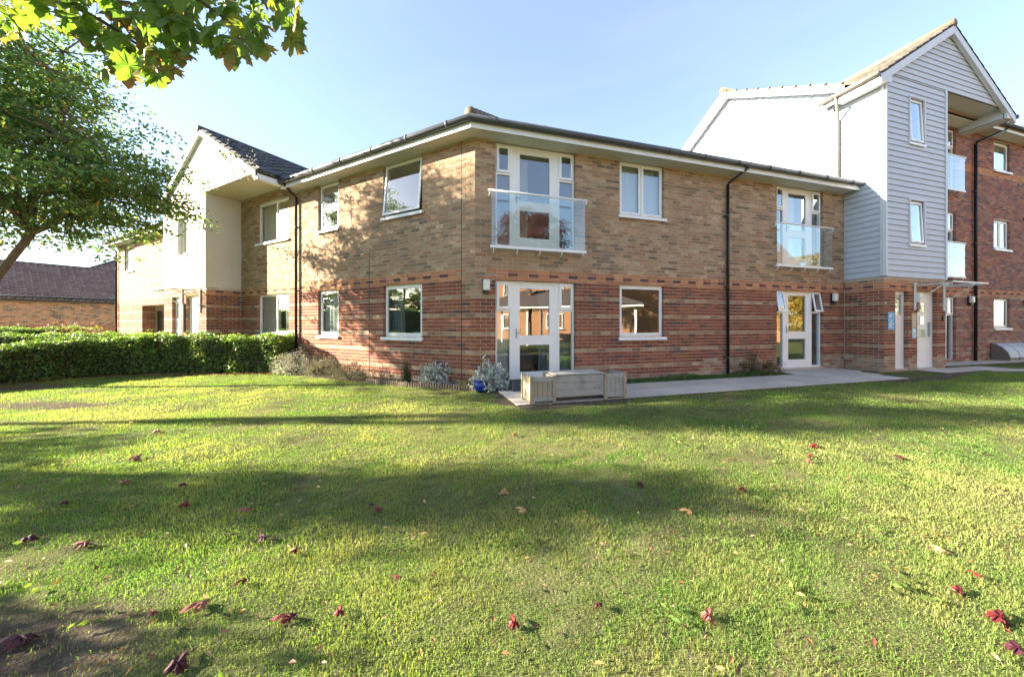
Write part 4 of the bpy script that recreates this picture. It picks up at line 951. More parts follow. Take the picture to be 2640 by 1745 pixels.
# small plants --------------------------------------------------------
def tuft(name, label, c, r, h, n, ls, cols, m='hedgeleaf', cat='shrub', group=None, stems=8, asp=.5, mode='dome', scol=None):
    t = thing(name, label, cat, (c[0], c[1], .0), group)
    u = rng.normal(0, 1, (n, 3)); u /= np.linalg.norm(u, axis=1)[:, None]; u[:, 2] = np.abs(u[:, 2]); rad = rng.uniform(.35, 1, n)**.5
    lump = 1+.30*np.sin(u[:, 0]*5+c[0]*9)*np.cos(u[:, 1]*6)+.12*np.sin(u[:, 2]*11+u[:, 0]*9)
    X = np.stack([c[0]+u[:, 0]*r[0]*rad*lump, c[1]+u[:, 1]*r[1]*rad*lump, .02+u[:, 2]*h*rad*lump], 1)
    V, F, cc = leaf_cloud(X, ls, pick(cols, n, .22), asp=asp); np_mesh('foliage', V, F, cc, M[m], t)
    mb = MB()
    for i in range(stems):
        a = random.uniform(0, 6.28); q = Vector((c[0]+math.cos(a)*r[0]*.6, c[1]+math.sin(a)*r[1]*.6, h*.8)); mb.tube([(c[0]+math.cos(a)*.03, c[1]+math.sin(a)*.03, 0), q], [.008, .003], M['twig'], 5)
    mb.build('stems', t); return t
SIL = [(.50, .54, .54), (.60, .63, .62), (.40, .44, .44), (.66, .67, .64), (.30, .32, .27)]
SILW = [(.40, .38, .30), (.32, .28, .20), (.48, .45, .38), (.22, .17, .10)]
OLV = [(.12, .14, .08), (.08, .10, .05), (.18, .19, .12), (.15, .10, .05)]
pA = lambda t, o: tuple(A.p(t, o, 0))
pB = lambda t, o: tuple(B.p(t, o, 0))
tuft('silver_ragwort', 'big sunlit grey-white shrub in front of the left downpipe', pA(5.15, .55), (.52, .42), .52, 4200, .048, SILW+SIL, 'silver', asp=.35)
tuft('dry_shrub', 'brownish dry shrub right of the sunlit silver shrub', pA(4.15, .5), (.42, .34), .46, 3600, .03, SILW+OLV, 'silver', asp=.35)
tuft('lavender_bush', 'low grey-green bush against the shaded brick wall', pA(3.0, .55), (.50, .34), .40, 4800, .032, OLV+[(.24, .27, .22)], 'silver', asp=.3)
tuft('dead_lavender', 'small brown withered clump between the grey-green bush and edging', pA(2.25, .4), (.32, .25), .32, 2200, .028, [(.17, .11, .06), (.12, .09, .06), (.2, .15, .09)], 'silver', asp=.25)
tuft('small_conifer', 'dark green upright little conifer behind the log edging', pA(1.55, .28), (.11, .11), .50, 1500, .03, [(.03, .07, .025), (.05, .10, .03)], 'hedgeleaf', asp=.4)
tuft('silver_ragwort', 'pale silver plant behind log edging, middle of the bed', pA(.85, .22), (.34, .20), .42, 1500, .055, SIL, 'silver', asp=.5)
tuft('silver_ragwort', 'pale silver shrub beside the garden door and above the blue pot', pB(.22, .38), (.34, .28), .50, 2300, .058, SIL, 'silver', asp=.5)
tuft('bed_weeds', 'yellow-green weeds at the foot of the brick corner', pA(.05, .25), (.16, .12), .16, 500, .03, [(.14, .17, .04), (.2, .2, .06)], 'hedgeleaf')
tuft('withered_clump', 'straw-brown withered clump at the path edge near the tilted-vent door', pB(7.35, .35), (.34, .22), .36, 1700, .05, [(.2, .13, .07), (.12, .08, .05), (.16, .16, .07)], 'silver', asp=.15)
tuft('tall_dry_grass', 'wispy green-brown weed against brick left of the withered clump', pB(6.85, .22), (.25, .12), .62, 900, .06, [(.16, .15, .07), (.10, .12, .05)], 'silver', asp=.1)
tuft('pink_heather', 'pinkish shrub by the foot of the left wing near the gate', (-16.1, 13.2), (.8, .6), 1.0, 2500, .05, [(.36, .10, .12), (.28, .12, .08), (.4, .2, .18)], 'hedgeleaf')
tuft('red_berberis', 'thin reddish shrub in front of the low garage wall', (-19.0, 14.9), (2.3, .5), 1.28, 1400, .06, [(.4, .1, .06), (.45, .2, .12), (.3, .2, .1)], 'hedgeleaf')
tuft('planter_herb', 'small green plant growing in the right tub of the planter', pB(1.98, 1.58), (.14, .12), .50, 500, .03, [(.06, .11, .05), (.1, .15, .1)], 'hedgeleaf')
# ground cover under wing B
n = 9000; tt = rng.uniform(2.35, 7.7, n); oo = np.abs(rng.normal(.42, .14, n)).clip(.05, .6); q = np.array([B.P+B.d*a+B.o*b for a, b in zip(tt, oo)]); X = np.column_stack([q, rng.uniform(.005, .06, n)*(1+.6*np.sin(tt*3))])
V, F, cc = leaf_cloud(X, .035, pick([(.06, .13, .02), (.09, .17, .03), (.05, .09, .02)], n)); np_mesh('ground_cover', V, F, cc, M['hedgeleaf'], kind='stuff')
tuft('shade_bush', 'rounded unseen bush added outside the lower left of the frame to shade the lawn', (-4.75, 1.12), (.60, .40), 1.28, 3800, .07, G1[:3], 'hedgeleaf', asp=.5, stems=14)  # unseen bush, added to cast shade over the near left lawn
# log-roll edging: every half-log of the bed edge
ed = thing('log_roll_edging', 'curved edging of short upright half-logs around the flower bed', 'edging', pA(1.9, .66))
pts = [A.p(2.3, .66, 0), A.p(1.2, .62, 0), A.p(.4, .46, 0), B.p(-.02, .46, 0)]
for a, b in zip(pts, pts[1:]):
    L = (b-a).length; n_ = int(L/.052)
    for i in range(n_):
        q = a.lerp(b, i/n_); h = .092+random.uniform(-.014, .014); m = MB(); m.tube([q-Vector((0, 0, .02)), q+Vector((0, 0, h))], .022, M['log'], 7); m.build('half_log', ed)
# blue pot and grey trough
def lathe(prof, c, m, name, seg=24):
    mb = MB(); i0 = mb.mi(m)
    for r, z in prof:
        for j in range(seg): a = 2*math.pi*j/seg; mb.v.append((c[0]+r*math.cos(a), c[1]+r*math.sin(a), c[2]+z)); mb.c.append((1, 1, 1))
    for i in range(len(prof)-1):
        for j in range(seg): a0 = i*seg+j; a1 = i*seg+(j+1) % seg; mb.f.append((a0, a1, a1+seg, a0+seg)); mb.m.append(i0)
    mb.f.append(tuple(range(seg))[::-1]); mb.m.append(i0)
    mb.f.append(tuple((len(prof)-1)*seg+j for j in range(seg))); mb.m.append(i0)
    return mb.build(name, smooth=True)
pp = B.p(.0, .52, .0); pot = lathe([(.07, 0), (.105, .05), (.12, .11), (.11, .16), (.095, .19), (.11, .20), (.11, .215), (.09, .215), (.085, .17)], (pp.x, pp.y, 0), M['bluepot'], 'flower_pot'); tag(pot, 'glossy cobalt blue round flower pot at the end of the log edging', 'flower pot')
m = MB(); m.box(B, .60-.05, .86, .55, .80, .022, .20, M['greybox']); ttr = m.build('plant_trough'); tag(ttr, 'small slate-grey trough between silver shrub and wooden planter', 'plant trough')
m = MB(); m.box(B, .57, .84, .57, .78, .2002, .205, M['soil']); m.build('soil', ttr)

# ================================================================ GARAGE at far left
gar = thing('brick_garage', 'low brick garage with dark brown pantiled roof at far left', 'building', (-29, 22.5, 0))
W0 = np.array([-27.7, 24.5]); ug = np.array([-.524, -.852]); ng = np.array([-.852, .524])
GF = Frame(W0, ug, -ng)
PAL['gor'] = [(.62, .28, .13), (.57, .25, .11), (.64, .32, .16), (.54, .30, .16), (.22, .15, .09)]; PAL['gred'] = [(.48, .17, .085), (.44, .15, .075), (.52, .20, .10)]
_pat = pattern
def pattern(n, t, wall):
    if wall == 'G': return 'gred' if n < 18 else 'gor'
    return _pat(n, t, wall)
brick_wall(GF, -6.5, 4.62, 0, 38, [], gar, wall='G', single=0, zclip=2.83)
mb = MB(); mb.box(GF, -6.5, 4.6, -7, -.23, 0, 2.8, M['black']); mb.build('end_wall', gar)
m = MB(); m.box(GF, -6.6, 4.75, .0, .18, 2.83, 2.85, M['fascia']); m.box(GF, -6.6, 4.75, .18, .20, 2.80, 2.93, M['fascia']); m.build('fascia', gar)
m = MB(); m.tube([GF.p(-6.6, .26, 2.93), GF.p(4.8, .26, 2.93)], .055, M['pipe'], 8); m.build('gutter', gar, smooth=True)
m = MB(); m.tube([GF.p(4.70, .07, 0), GF.p(4.70, .07, 2.8)], .09, M['fascia'], 8); m.build('corner_post', gar)
gs = .70; ez = 2.93
gp = lambda s, d_: GF.p(s, -d_, ez+.7*d_)
mb = MB(); mb.prism([gp(-6.6, -.25), gp(4.8, -.25), gp(4.8, 3.35), gp(.75, 3.35), gp(-.9, 4.8), gp(-6.6, 4.8)], (0, 0, -.08), M['tile'], (.10, .08, .08)); gro = mb.build('roof', gar)
mb = MB(); mb.prism([gp(4.8, 3.35), gp(.75, 3.35), GF.p(.75, -7, ez), GF.p(4.8, -7, ez)], (0, 0, -.08), M['tile'], (.10, .08, .08)); mb.prism([gp(-.9, 4.8), gp(-6.6, 4.8), GF.p(-6.6, -9.8, ez), GF.p(-.9, -9.8, ez)], (0, 0, -.08), M['tile'], (.10, .08, .08)); mb.build('rear_roof', gar)
v_ = (gp(0, 1)-gp(0, 0)).normalized(); sc_ = (gp(0, 1)-gp(0, 0)).length
def kg(uu, vv):
    s = -6.6+uu; d_ = vv/sc_-.25
    lim = 3.35 if s > .75 else (4.8 if s < -.9 else 3.35+(0.75-s)/1.65*1.45)
    return d_ < lim
tile_field(gp(-6.6, -.27), (ug[0], ug[1], 0), v_, 38, 20, .30, .325, gro, [(.30, .19, .155), (.275, .175, .14), (.32, .205, .165), (.25, .16, .13)], kg, single=300, rel=2.2)
m = MB(); m.tube([gp(4.9, 3.35)+Vector((0, 0, .06)), gp(.75, 3.35)+Vector((0, 0, .06)), gp(-.9, 4.8)+Vector((0, 0, .06)), gp(-6.6, 4.8)+Vector((0, 0, .06))], .11, M['tile'], 8, col=(.10, .085, .085)); m.build('ridge', gro, smooth=True)

# ================================================================ OVERHANGING MAPLE (near, upper left)
near = thing('norway_maple', 'maple branches with large green and rust-edged leaves hanging in from above at upper left', 'tree', (-6.6, .3, 0))
mb = MB(); limb((-6.6, .3, -.1), (-6.3, .5, 2.4), .20, .16, mb, n=5, wig=.03); mb.build('trunk', near, smooth=True)
LEAFS = []
def lobed(cc, ce, curl, var):
    """five-lobed maple leaf, stalk at origin, tip along +Y, about unit long"""
    R = [(0, 0), (.10, -.06), (.30, -.12), (.27, .03), (.50, .05), (.42, .16), (.56, .30), (.40, .30), (.47, .46), (.30, .42), (.22, .50), (.30, .66), (.17, .66), (.14, .80), (0, 1.0)]
    out = R+[(-x, y) for x, y in R[-2:0:-1]]
    r2 = random.Random(var); out = [(x*(1+r2.uniform(-.1, .1)), y*(1+r2.uniform(-.06, .06))) for x, y in out]
    mb = MB(); i0 = mb.mi(M['leaf']); c0 = (0, .30)
    zf = lambda x, y: -curl*(x*x*1.6+(y-.3)**2*.7)+.05*math.sin(9*math.atan2(x, y+.05))
    mb.v = [(c0[0], c0[1], zf(*c0))]+[(x*.5, .30+(y-.30)*.5, zf(x*.5, .30+(y-.3)*.5)) for x, y in out]+[(x, y, zf(x, y)) for x, y in out]
    n = len(out); mix = lambda k: tuple(a*(1-k)+b*k for a, b in zip(cc, ce))
    mb.c = [mix(0)]+[mix(.15)]*n+[mix(min(1, .25+1.0*(x*x+(y-.3)**2)**.5)) for x, y in out]
    for i in range(n):
        j = (i+1) % n
        mb.f.append((0, 1+i, 1+j)); mb.f.append((1+i, 1+n+i, 1+n+j, 1+j)); mb.m += [i0, i0]
    mb.tube([(0, 0, 0), (0, -.25, .02), (0, -.55, .10)], .012, M['twig'], 4, col=(.3, .2, .08))
    return mb
gcol = [((.12, .22, .04), (.14, .24, .04)), ((.095, .18, .035), (.15, .20, .045)), ((.14, .23, .04), (.36, .19, .05)), ((.15, .19, .045), (.38, .15, .06)), ((.10, .16, .045), (.27, .12, .055)), ((.19, .27, .045), (.26, .27, .06)), ((.22, .15, .07), (.30, .12, .07))]
NL = [lobed(a, b, random.uniform(.15, .5), i).mesh('leaf', smooth=False) for i, (a, b) in enumerate(gcol)]
twg = MB()
def tw(pts, r0, r1): 
    n_ = len(pts); twg.tube([Vector(p) for p in pts], [r0+(r1-r0)*i/(n_-1) for i in range(n_)], M['twig'], 6)
px = lambda x, y, Y: ((x-1320)/903*Y, Y, EYE+(838-y)/903*Y)
# branches rise out of the frame to the trunk; coordinates in metres
tw([(-6.3, .5, 2.4), (-4.6, 1.1, 3.5), (-3.2, 1.6, 3.35), (-2.55, 1.8, 3.02), (-2.16, 1.85, 2.82), (-2.0, 1.9, 2.72), (-1.9, 1.95, 2.60)], .022, .003)
tw([(-4.6, 1.1, 3.5), (-3.2, 1.3, 3.9), (-2.2, 1.7, 3.45), (-1.75, 1.9, 3.02), (-1.55, 2.0, 2.90), (-1.38, 2.05, 2.80)], .016, .003)
tw([(-3.2, 1.3, 3.9), (-2.6, 1.6, 3.6), (-2.15, 1.8, 3.15), (-2.14, 1.85, 2.92), (-2.06, 1.9, 2.78)], .008, .003)
tw([(-4.6, 1.1, 3.5), (-3.5, 1.9, 3.3), (-2.85, 2.0, 3.12)], .012, .003)
twg.build('branches', near, smooth=True)
def inside(x, y):                             # outline of the leaf mass in the plane Y=1.85 (photo shape in metres)
    low = np.interp(x, [0, 30, 100, 101, 168, 172, 215, 250, 300, 330, 350, 400, 440, 470, 500, 560, 610, 640, 665, 690, 720, 768, 775], [95, 110, 60, 0, 0, 60, 150, 190, 222, 205, 160, 215, 212, 165, 120, 160, 178, 150, 160, 60, 110, 118, 0])
    return y < low
cnt = 0; tries = 0
while cnt < 250 and tries < 6000:
    tries += 1; x, y = random.uniform(0, 770), random.uniform(-120, 225)
    if not inside(x, y+18): continue
    if y < 0 and random.random() < .45: continue
    if 320 < x and y > 0 and random.random() < .12: continue
    Y = random.uniform(1.7, 2.25); p = Vector(px(x, y, Y)); s = random.uniform(.095, .15)
    edge = not inside(x, y+55)
    wts = [4, 4, 3, 2, 3, .6, 1.2] if edge else [6, 5, 1.2, .4, 1, 1.5, .1]
    o = bpy.data.objects.new('leaf', random.choices(NL, wts)[0])
    # leaf hangs: tip down and outwards, blade roughly facing out
    yaw = random.gauss(0, .9)+math.pi; droop = random.uniform(.7, 1.5)
    Rm = Matrix.Rotation(yaw, 4, 'Z') @ Matrix.Rotation(-droop, 4, 'X') @ Matrix.Rotation(random.gauss(0, .5), 4, 'Y')
    o.matrix_basis = Matrix.Translation(p) @ Rm @ Matrix.Diagonal((s, s, s, 1)); link(o, near); cnt += 1
# the rest of its crown, outside the frame
X = []
def outside(q): return q[0] < -1.56*q[1]-.3 or q[2]-EYE > 1.02*max(q[1], .01)+.35 and q[1] > 0 or q[1] < 0
def crownpts(c, n, sh=None):
    u = rng.normal(0, 1, (n*2, 3)); u /= np.linalg.norm(u, axis=1)[:, None]; r = rng.uniform(.2, 1, n*2)**.5
    q = np.array(c[:3])+u*np.array(c[3:6])*r[:, None]; return np.array([p for p in q if outside(p)][:n])
for c, n in (((-6.2, -.9, 4.6, 2.2, 1.3, 1.9), 330), ((-3.0, .2, 4.4, 1.6, .6, .7), 50)):
    q = crownpts(c, n); Xq = np.repeat(q, 16, 0)+rng.normal(0, .16, (len(q)*16, 3)); X.append(Xq)
X = np.concatenate(X); V, F, cc = leaf_cloud(X, .12, pick([g[0] for g in gcol[:6]], len(X)), asp=.85); np_mesh('crown', V, F, cc, M['leaf'], near)

# ================================================================ off-frame neighbours: they shade the lawn and show in the panes
PUR = [(.10, .025, .03), (.14, .035, .035), (.07, .02, .03), (.2, .06, .04)]
tree('purple_maple', 'purple-leaved maple standing behind the camera position', (9.0, -4.5, 0), (9.0, -4.5, 3.2), [(9.0, -4.5, 6.4, 2.2, 2.4, 2.1, 1)], 330, 50, .14, PUR)
tree('birch', 'yellowing tree beyond the right-hand lawn, seen only in the panes', (23.0, 5.6, 0), (23.0, 5.6, 2.0), [(23.0, 5.6, 3.0, 1.8, 2.6, 2.6, 1)], 360, 50, .16, [(.42, .30, .06), (.3, .28, .06), (.5, .38, .10)])
DG = [(.06, .10, .03), (.08, .13, .035), (.11, .14, .04), (.16, .15, .04)]
for i, (x, y, h) in enumerate(((-33, -14, 7), (-36, -6, 6.2), (-34, 3, 6.6), (-30, -23, 7.5), (-24, -30, 7), (-15, -33, 7.2))):
    tree('hedgerow_tree', ['dark tree far behind the camera to the left, tallest of the left row', 'round tree west of the lawn and nearest the sun', 'low tree west of the lawn beyond the hedges', 'tree behind the camera to the left, near the row end', 'tree directly behind left of the camera', 'tree behind the camera closest to the green'][i], (x, y, 0), (x, y, 2), [(x, y, h*.55, 4.2, 4.6, h*.45, 1)], 380, 45, .24, DG, group='trees across the green behind the camera')
hedge('boundary_hedge', 'tall dark hedge closing the green far to the left of the lawn', [(-28, -34, 2.6), (-27, 0, 2.6), (-29, 12, 2.4)], 1.6, group=None, dens=130, ls=.16)
tree('hawthorn', 'small tree just outside the left of the frame beside the lawn', (-13.0, 2.6, 0), (-12.8, 2.6, 2.0), [(-12.3, 1.95, 3.65, 1.7, .42, 1.1, 2), (-12.9, 2.9, 2.55, .9, 1.0, .5, 1.1), (-10.6, 1.9, 3.9, .9, .35, .5, .5)], 175, 36, .10, G1, tr=.08, spread=.38)
tree('ash', 'tall slim tree outside the left of the frame beyond the hawthorn', (-17.2, 3.9, 0), (-16.8, 3.8, 4.0), [(-16.5, 3.7, 7.1, 1.6, .75, 1.3, 1)], 170, 40, .10, G1, tr=.09, spread=.34)

# opposite house, seen in the panes
opp = thing('opposite_house', 'orange brick house across the green, reflected in ground-floor panes', 'building', (14, -9, 0))
OF = Frame((8.5, -16.5), D(41), -D(131))
mb = MB(); mb.box(OF, 0, 26, -7, 0, 0, 5.4, M['brick'], (.46, .24, .12)); mb.build('wall', opp)
mb = MB(); mb.prism([OF.p(-.4, .4, 5.3), OF.p(-.4, -7.4, 5.3), OF.p(-.4, -3.5, 7.9)], tuple(Vector((*OF.d, 0))*26.8), M['tile'], (.16, .10, .08)); mb.build('roof', opp)
for i in range(4):
    for z in (.95, 3.7): window(OF.sub(0, .14), 1.5+i*3.8, 2.9+i*3.8, z, z+1.2, opp, wl(1.5+i*3.8, 2.9+i*3.8, z, z+1.2, n=2))
cp = thing('carport', 'open carport with hipped tiled roof in front of the opposite house', 'carport', (11, -7, 0))
CF = Frame((9.6, -8.8), D(41), -D(131))
for i in range(4):
    for o in (0, 4.6): mb = MB(); mb.box(CF, i*3-.06, i*3+.06, o-.06, o+.06, 0, 2.2, M['white']); mb.build('post', cp)
mb = MB(); mb.box(CF, -.4, 9.4, -.4, 5.0, 2.2, 2.35, M['white']); mb.build('fascia', cp)
mb = MB()
P = [CF.p(-.5, -.5, 2.36), CF.p(9.5, -.5, 2.36), CF.p(9.5, 5.1, 2.36), CF.p(-.5, 5.1, 2.36)]; R1, R2 = CF.p(2.3, 2.3, 3.5), CF.p(6.7, 2.3, 3.5)
for f in ((P[0], P[1], R2, R1), (P[1], P[2], R2), (P[2], P[3], R1, R2), (P[3], P[0], R1)): mb.poly(f, M['tile'], (.14, .11, .10))
mb.build('roof', cp)
#__SHADE__
# ================================================================ LAWN
def in_wall_zone(x, y):
    """True where there is no lawn: building, beds, paving, hedges"""
    r = np.stack([x-Cn[0], y-Cn[1]], 1)
    ta, oa = r@dA, r@(-nA); tb, ob = r@dB, r@(-nB)
    lim = np.interp(ta, [-.4, .4, 1.9, 5.6, 6.0, 9], [.35, .46, .66, .80, .5, .5])
    bad = (ta > 0) & (oa < lim) & (oa > -30)
    bad |= (tb > 0) & (ob < 0.02)
    bad |= (tb > -.05) & (tb < .5) & (ob < .85+1.6*np.clip(tb, 0, .5))
    bad |= (tb > .28) & (tb < 9.92) & (ob < 1.83)
    bad |= (tb > .3) & (tb < 2.3) & (ob < 1.92)
    bad |= (tb >= 9.9) & (tb < 13.9) & (ob < 1.55)
    bad |= (tb >= 8.6) & (tb < 12.9) & (ob < np.interp(tb, [8.6, 9.2, 11.5, 12.9], [1.83, 2.02, 1.85, 1.5]))
    # hedge footprint
    hy = np.interp(-x, [5.6, 6.3, 9.2, 10.0, 10.5, 13], [8.9, 8.85, 8.7, 8.0, 7.0, 4.2]); bad |= (x < -5.75) & (y > hy)
    return bad
def vnoise(x, y, s, seed=0):
    r = np.random.default_rng(seed); o = np.zeros_like(x)
    for k in range(5):
        a = r.uniform(0, 6.28); f = s*r.uniform(.6, 1.7); o += np.sin((x*np.cos(a)+y*np.sin(a))*f+r.uniform(0, 6.28)+1.3*np.sin((x*np.sin(a*2.3)-y*np.cos(a))*f*.7))
    return o/3.2
BARE = [(-7.1, 5.35, 1.0, .30), (-2.1, 1.28, .75, .30), (-9.6, 6.9, .9, .5)]   # worn patches of earth
def worn(x, y):
    v = np.zeros_like(x)
    for cx_, cy_, rx, ry in BARE: v = np.maximum(v, 1.25-((x-cx_)/rx)**2-((y-cy_)/ry)**2)
    return v+.25*vnoise(x, y, 6, 5)
def blades(y0, y1, dens, wd, ht, xlim, bend=.6):
    Amax = (y1-y0); n = int(dens*(y1-y0)*(xlim[1]-xlim[0])); x = rng.uniform(*xlim, n); y = rng.uniform(y0, y1, n)
    k = (x > -1.56*y-1.3) & (x < 1.56*y+1.8) & ~in_wall_zone(x, y); x, y = x[k], y[k]
    wv = worn(x, y); k = rng.uniform(size=len(x)) > np.clip(wv*1.4, 0, .9); x, y = x[k], y[k]
    n = len(x); big = vnoise(x, y, 1.1, 1); mid = vnoise(x, y, 4.5, 2); fine = vnoise(x, y, 17, 3)
    h = ht*rng.uniform(.4, 1.2, n)*(1+.25*mid+.25*fine); h = np.where(rng.uniform(size=n) < .02, h*1.7, h)
    a = rng.uniform(0, 6.283, n); lean = rng.uniform(.1, 1, n)*bend; b = rng.uniform(0, 6.283, n)
    w_ = wd*rng.uniform(.6, 1.3, n)
    base = np.stack([x, y, np.full(n, -.012)], 1); sx = np.stack([np.cos(b)*w_, np.sin(b)*w_, np.zeros(n)], 1)
    tip = base+np.stack([np.cos(a)*h*lean*1.1, np.sin(a)*h*lean*1.1, h*(1-.5*lean)], 1)
    if y0 < 3:
        mid_ = base+np.stack([np.cos(a)*h*lean*.3, np.sin(a)*h*lean*.3, h*.58], 1); nv_ = 5
        V = np.empty((n*5, 3)); V[0::5] = base-sx; V[1::5] = base+sx; V[2::5] = mid_+sx*.8; V[3::5] = mid_-sx*.8; V[4::5] = tip
        i = np.arange(n)*5; F = np.empty((n*3, 3), int); F[0::3] = np.stack([i, i+1, i+2], 1); F[1::3] = np.stack([i, i+2, i+3], 1); F[2::3] = np.stack([i+3, i+2, i+4], 1)
    else:
        nv_ = 3; V = np.empty((n*3, 3)); V[0::3] = base-sx; V[1::3] = base+sx; V[2::3] = tip; F = np.arange(n*3).reshape(n, 3)
    dry = np.clip(.24+.36*big+.34*mid+.22*fine+rng.normal(0, .2, n), 0, 1)[:, None]
    far = np.clip((y-3.8)/2.5, 0, 1)[:, None]; dry = dry*(1-.6*far*(x > -1)[:, None])
    gc_ = np.array([.14, .27, .048])*(1-.12*fine[:, None]); dc = np.array([.40, .41, .155]); st = np.array([.50, .42, .24])
    c = gc_*(1-dry)+dc*dry; s2 = (rng.uniform(size=n) < .015)[:, None]; c = np.where(s2, st, c); c = c*rng.uniform(.84, 1.16, (n, 1))
    return V, F, np.repeat(c, nv_, 0)
parts_ = [blades(1.0, 1.9, 26000, .0011, .023, (-3.3, 3.3), 1.0), blades(1.9, 3.1, 14000, .0017, .024, (-5.2, 5.2), .95), blades(3.1, 5.0, 7500, .0030, .025, (-8.2, 8.2), .9), blades(5.0, 10.3, 3200, .0052, .026, (-11.5, 15), .9)]
k = 0; Vs, Fs, Cs = [], [], []
for V, F, c in parts_: Vs.append(V); Fs.append(F+k); Cs.append(c); k += len(V)
np_mesh('grass', np.concatenate(Vs), np.concatenate(Fs), np.concatenate(Cs), M['grass'], kind='stuff')
gx, gy = np.arange(-11.5, 15.01, .09), np.arange(.8, 10.6, .07); GX, GY = np.meshgrid(gx, gy); fx, fy = GX.ravel(), GY.ravel()
GZ_ = -.009+.004*vnoise(fx, fy, 5, 8)+.003*vnoise(fx, fy, 19, 9); nx = len(gx)
idx = (np.arange(len(gy)-1)[:, None]*nx+np.arange(nx-1)[None]).ravel(); Fq = np.stack([idx, idx+1, idx+1+nx, idx+nx], 1)
keep_ = ~in_wall_zone(fx[Fq[:, 0]], fy[Fq[:, 0]]) & ~in_wall_zone(fx[Fq[:, 2]], fy[Fq[:, 2]]); Fq = Fq[keep_]
wr = np.clip(worn(fx, fy), 0, 1)[:, None]; dn = np.clip(.5+.5*vnoise(fx, fy, 2.2, 11), 0, 1)[:, None]
gcol_ = (np.array([.085, .098, .038])*(1-dn)+np.array([.15, .128, .062])*dn)*(1-wr)+np.array([.088, .068, .05])*wr
np_mesh('lawn_soil', np.stack([fx, fy, GZ_], 1), Fq, gcol_*(1+.15*rng.normal(size=(len(fx), 1))).clip(.5, 1.5), M['turf'], kind='structure', smooth=True)
# broad-leaved weeds: rosettes scattered in the turf
n = 280; x = rng.uniform(-4, 6.5, n); y = rng.uniform(1.1, 4.8, n); k = (np.abs(x) < 1.5*y) & ((x > .4*y) | (rng.uniform(size=n) < .35)); x, y = x[k], y[k]
X = np.repeat(np.stack([x, y, np.full(len(x), .018)], 1), 6, 0); X[:, :2] += rng.normal(0, .03, (len(X), 2)); X[:, 2] += rng.uniform(0, .015, len(X))
V, F, cc = leaf_cloud(X, .036, pick([(.15, .23, .05), (.11, .18, .04), (.19, .25, .07)], len(X)), tilt=.45, asp=.5); np_mesh('lawn_weeds', V, F, cc, M['grass'], kind='stuff')
# litter of tan leaflets and twigs
n = 1100; y = rng.uniform(1.1, 7.0, n)**1.0; x = rng.uniform(-1.5, 1.5, n)*y; k = ~in_wall_zone(x, y); x, y = x[k], y[k]
X = np.stack([x, y, rng.uniform(.020, .034, len(x))], 1)
V, F, cc = leaf_cloud(X, .032, pick([(.36, .19, .07), (.42, .27, .11), (.28, .13, .05), (.38, .30, .17), (.14, .05, .035)], len(X)), tilt=.35, asp=.42, up=1.2, fold=.6); np_mesh('leaf_litter', V, F, cc, M['litter'], kind='stuff')
# tan litter under the front hedge
n = 1500; tt = rng.uniform(0, 1, n); X = np.stack([-5.9-tt*4.6, np.interp(tt*4.6+5.9, [5.6, 9.2, 10.0, 10.6], [8.82, 8.62, 7.9, 6.9])+rng.normal(0, .14, n), np.full(n, .012)], 1)
V, F, cc = leaf_cloud(X, .05, pick([(.22, .13, .06), (.15, .09, .05), (.3, .2, .1)], n), tilt=.3, up=1.2); np_mesh('hedge_litter', V, F, cc, M['litter'], kind='stuff')
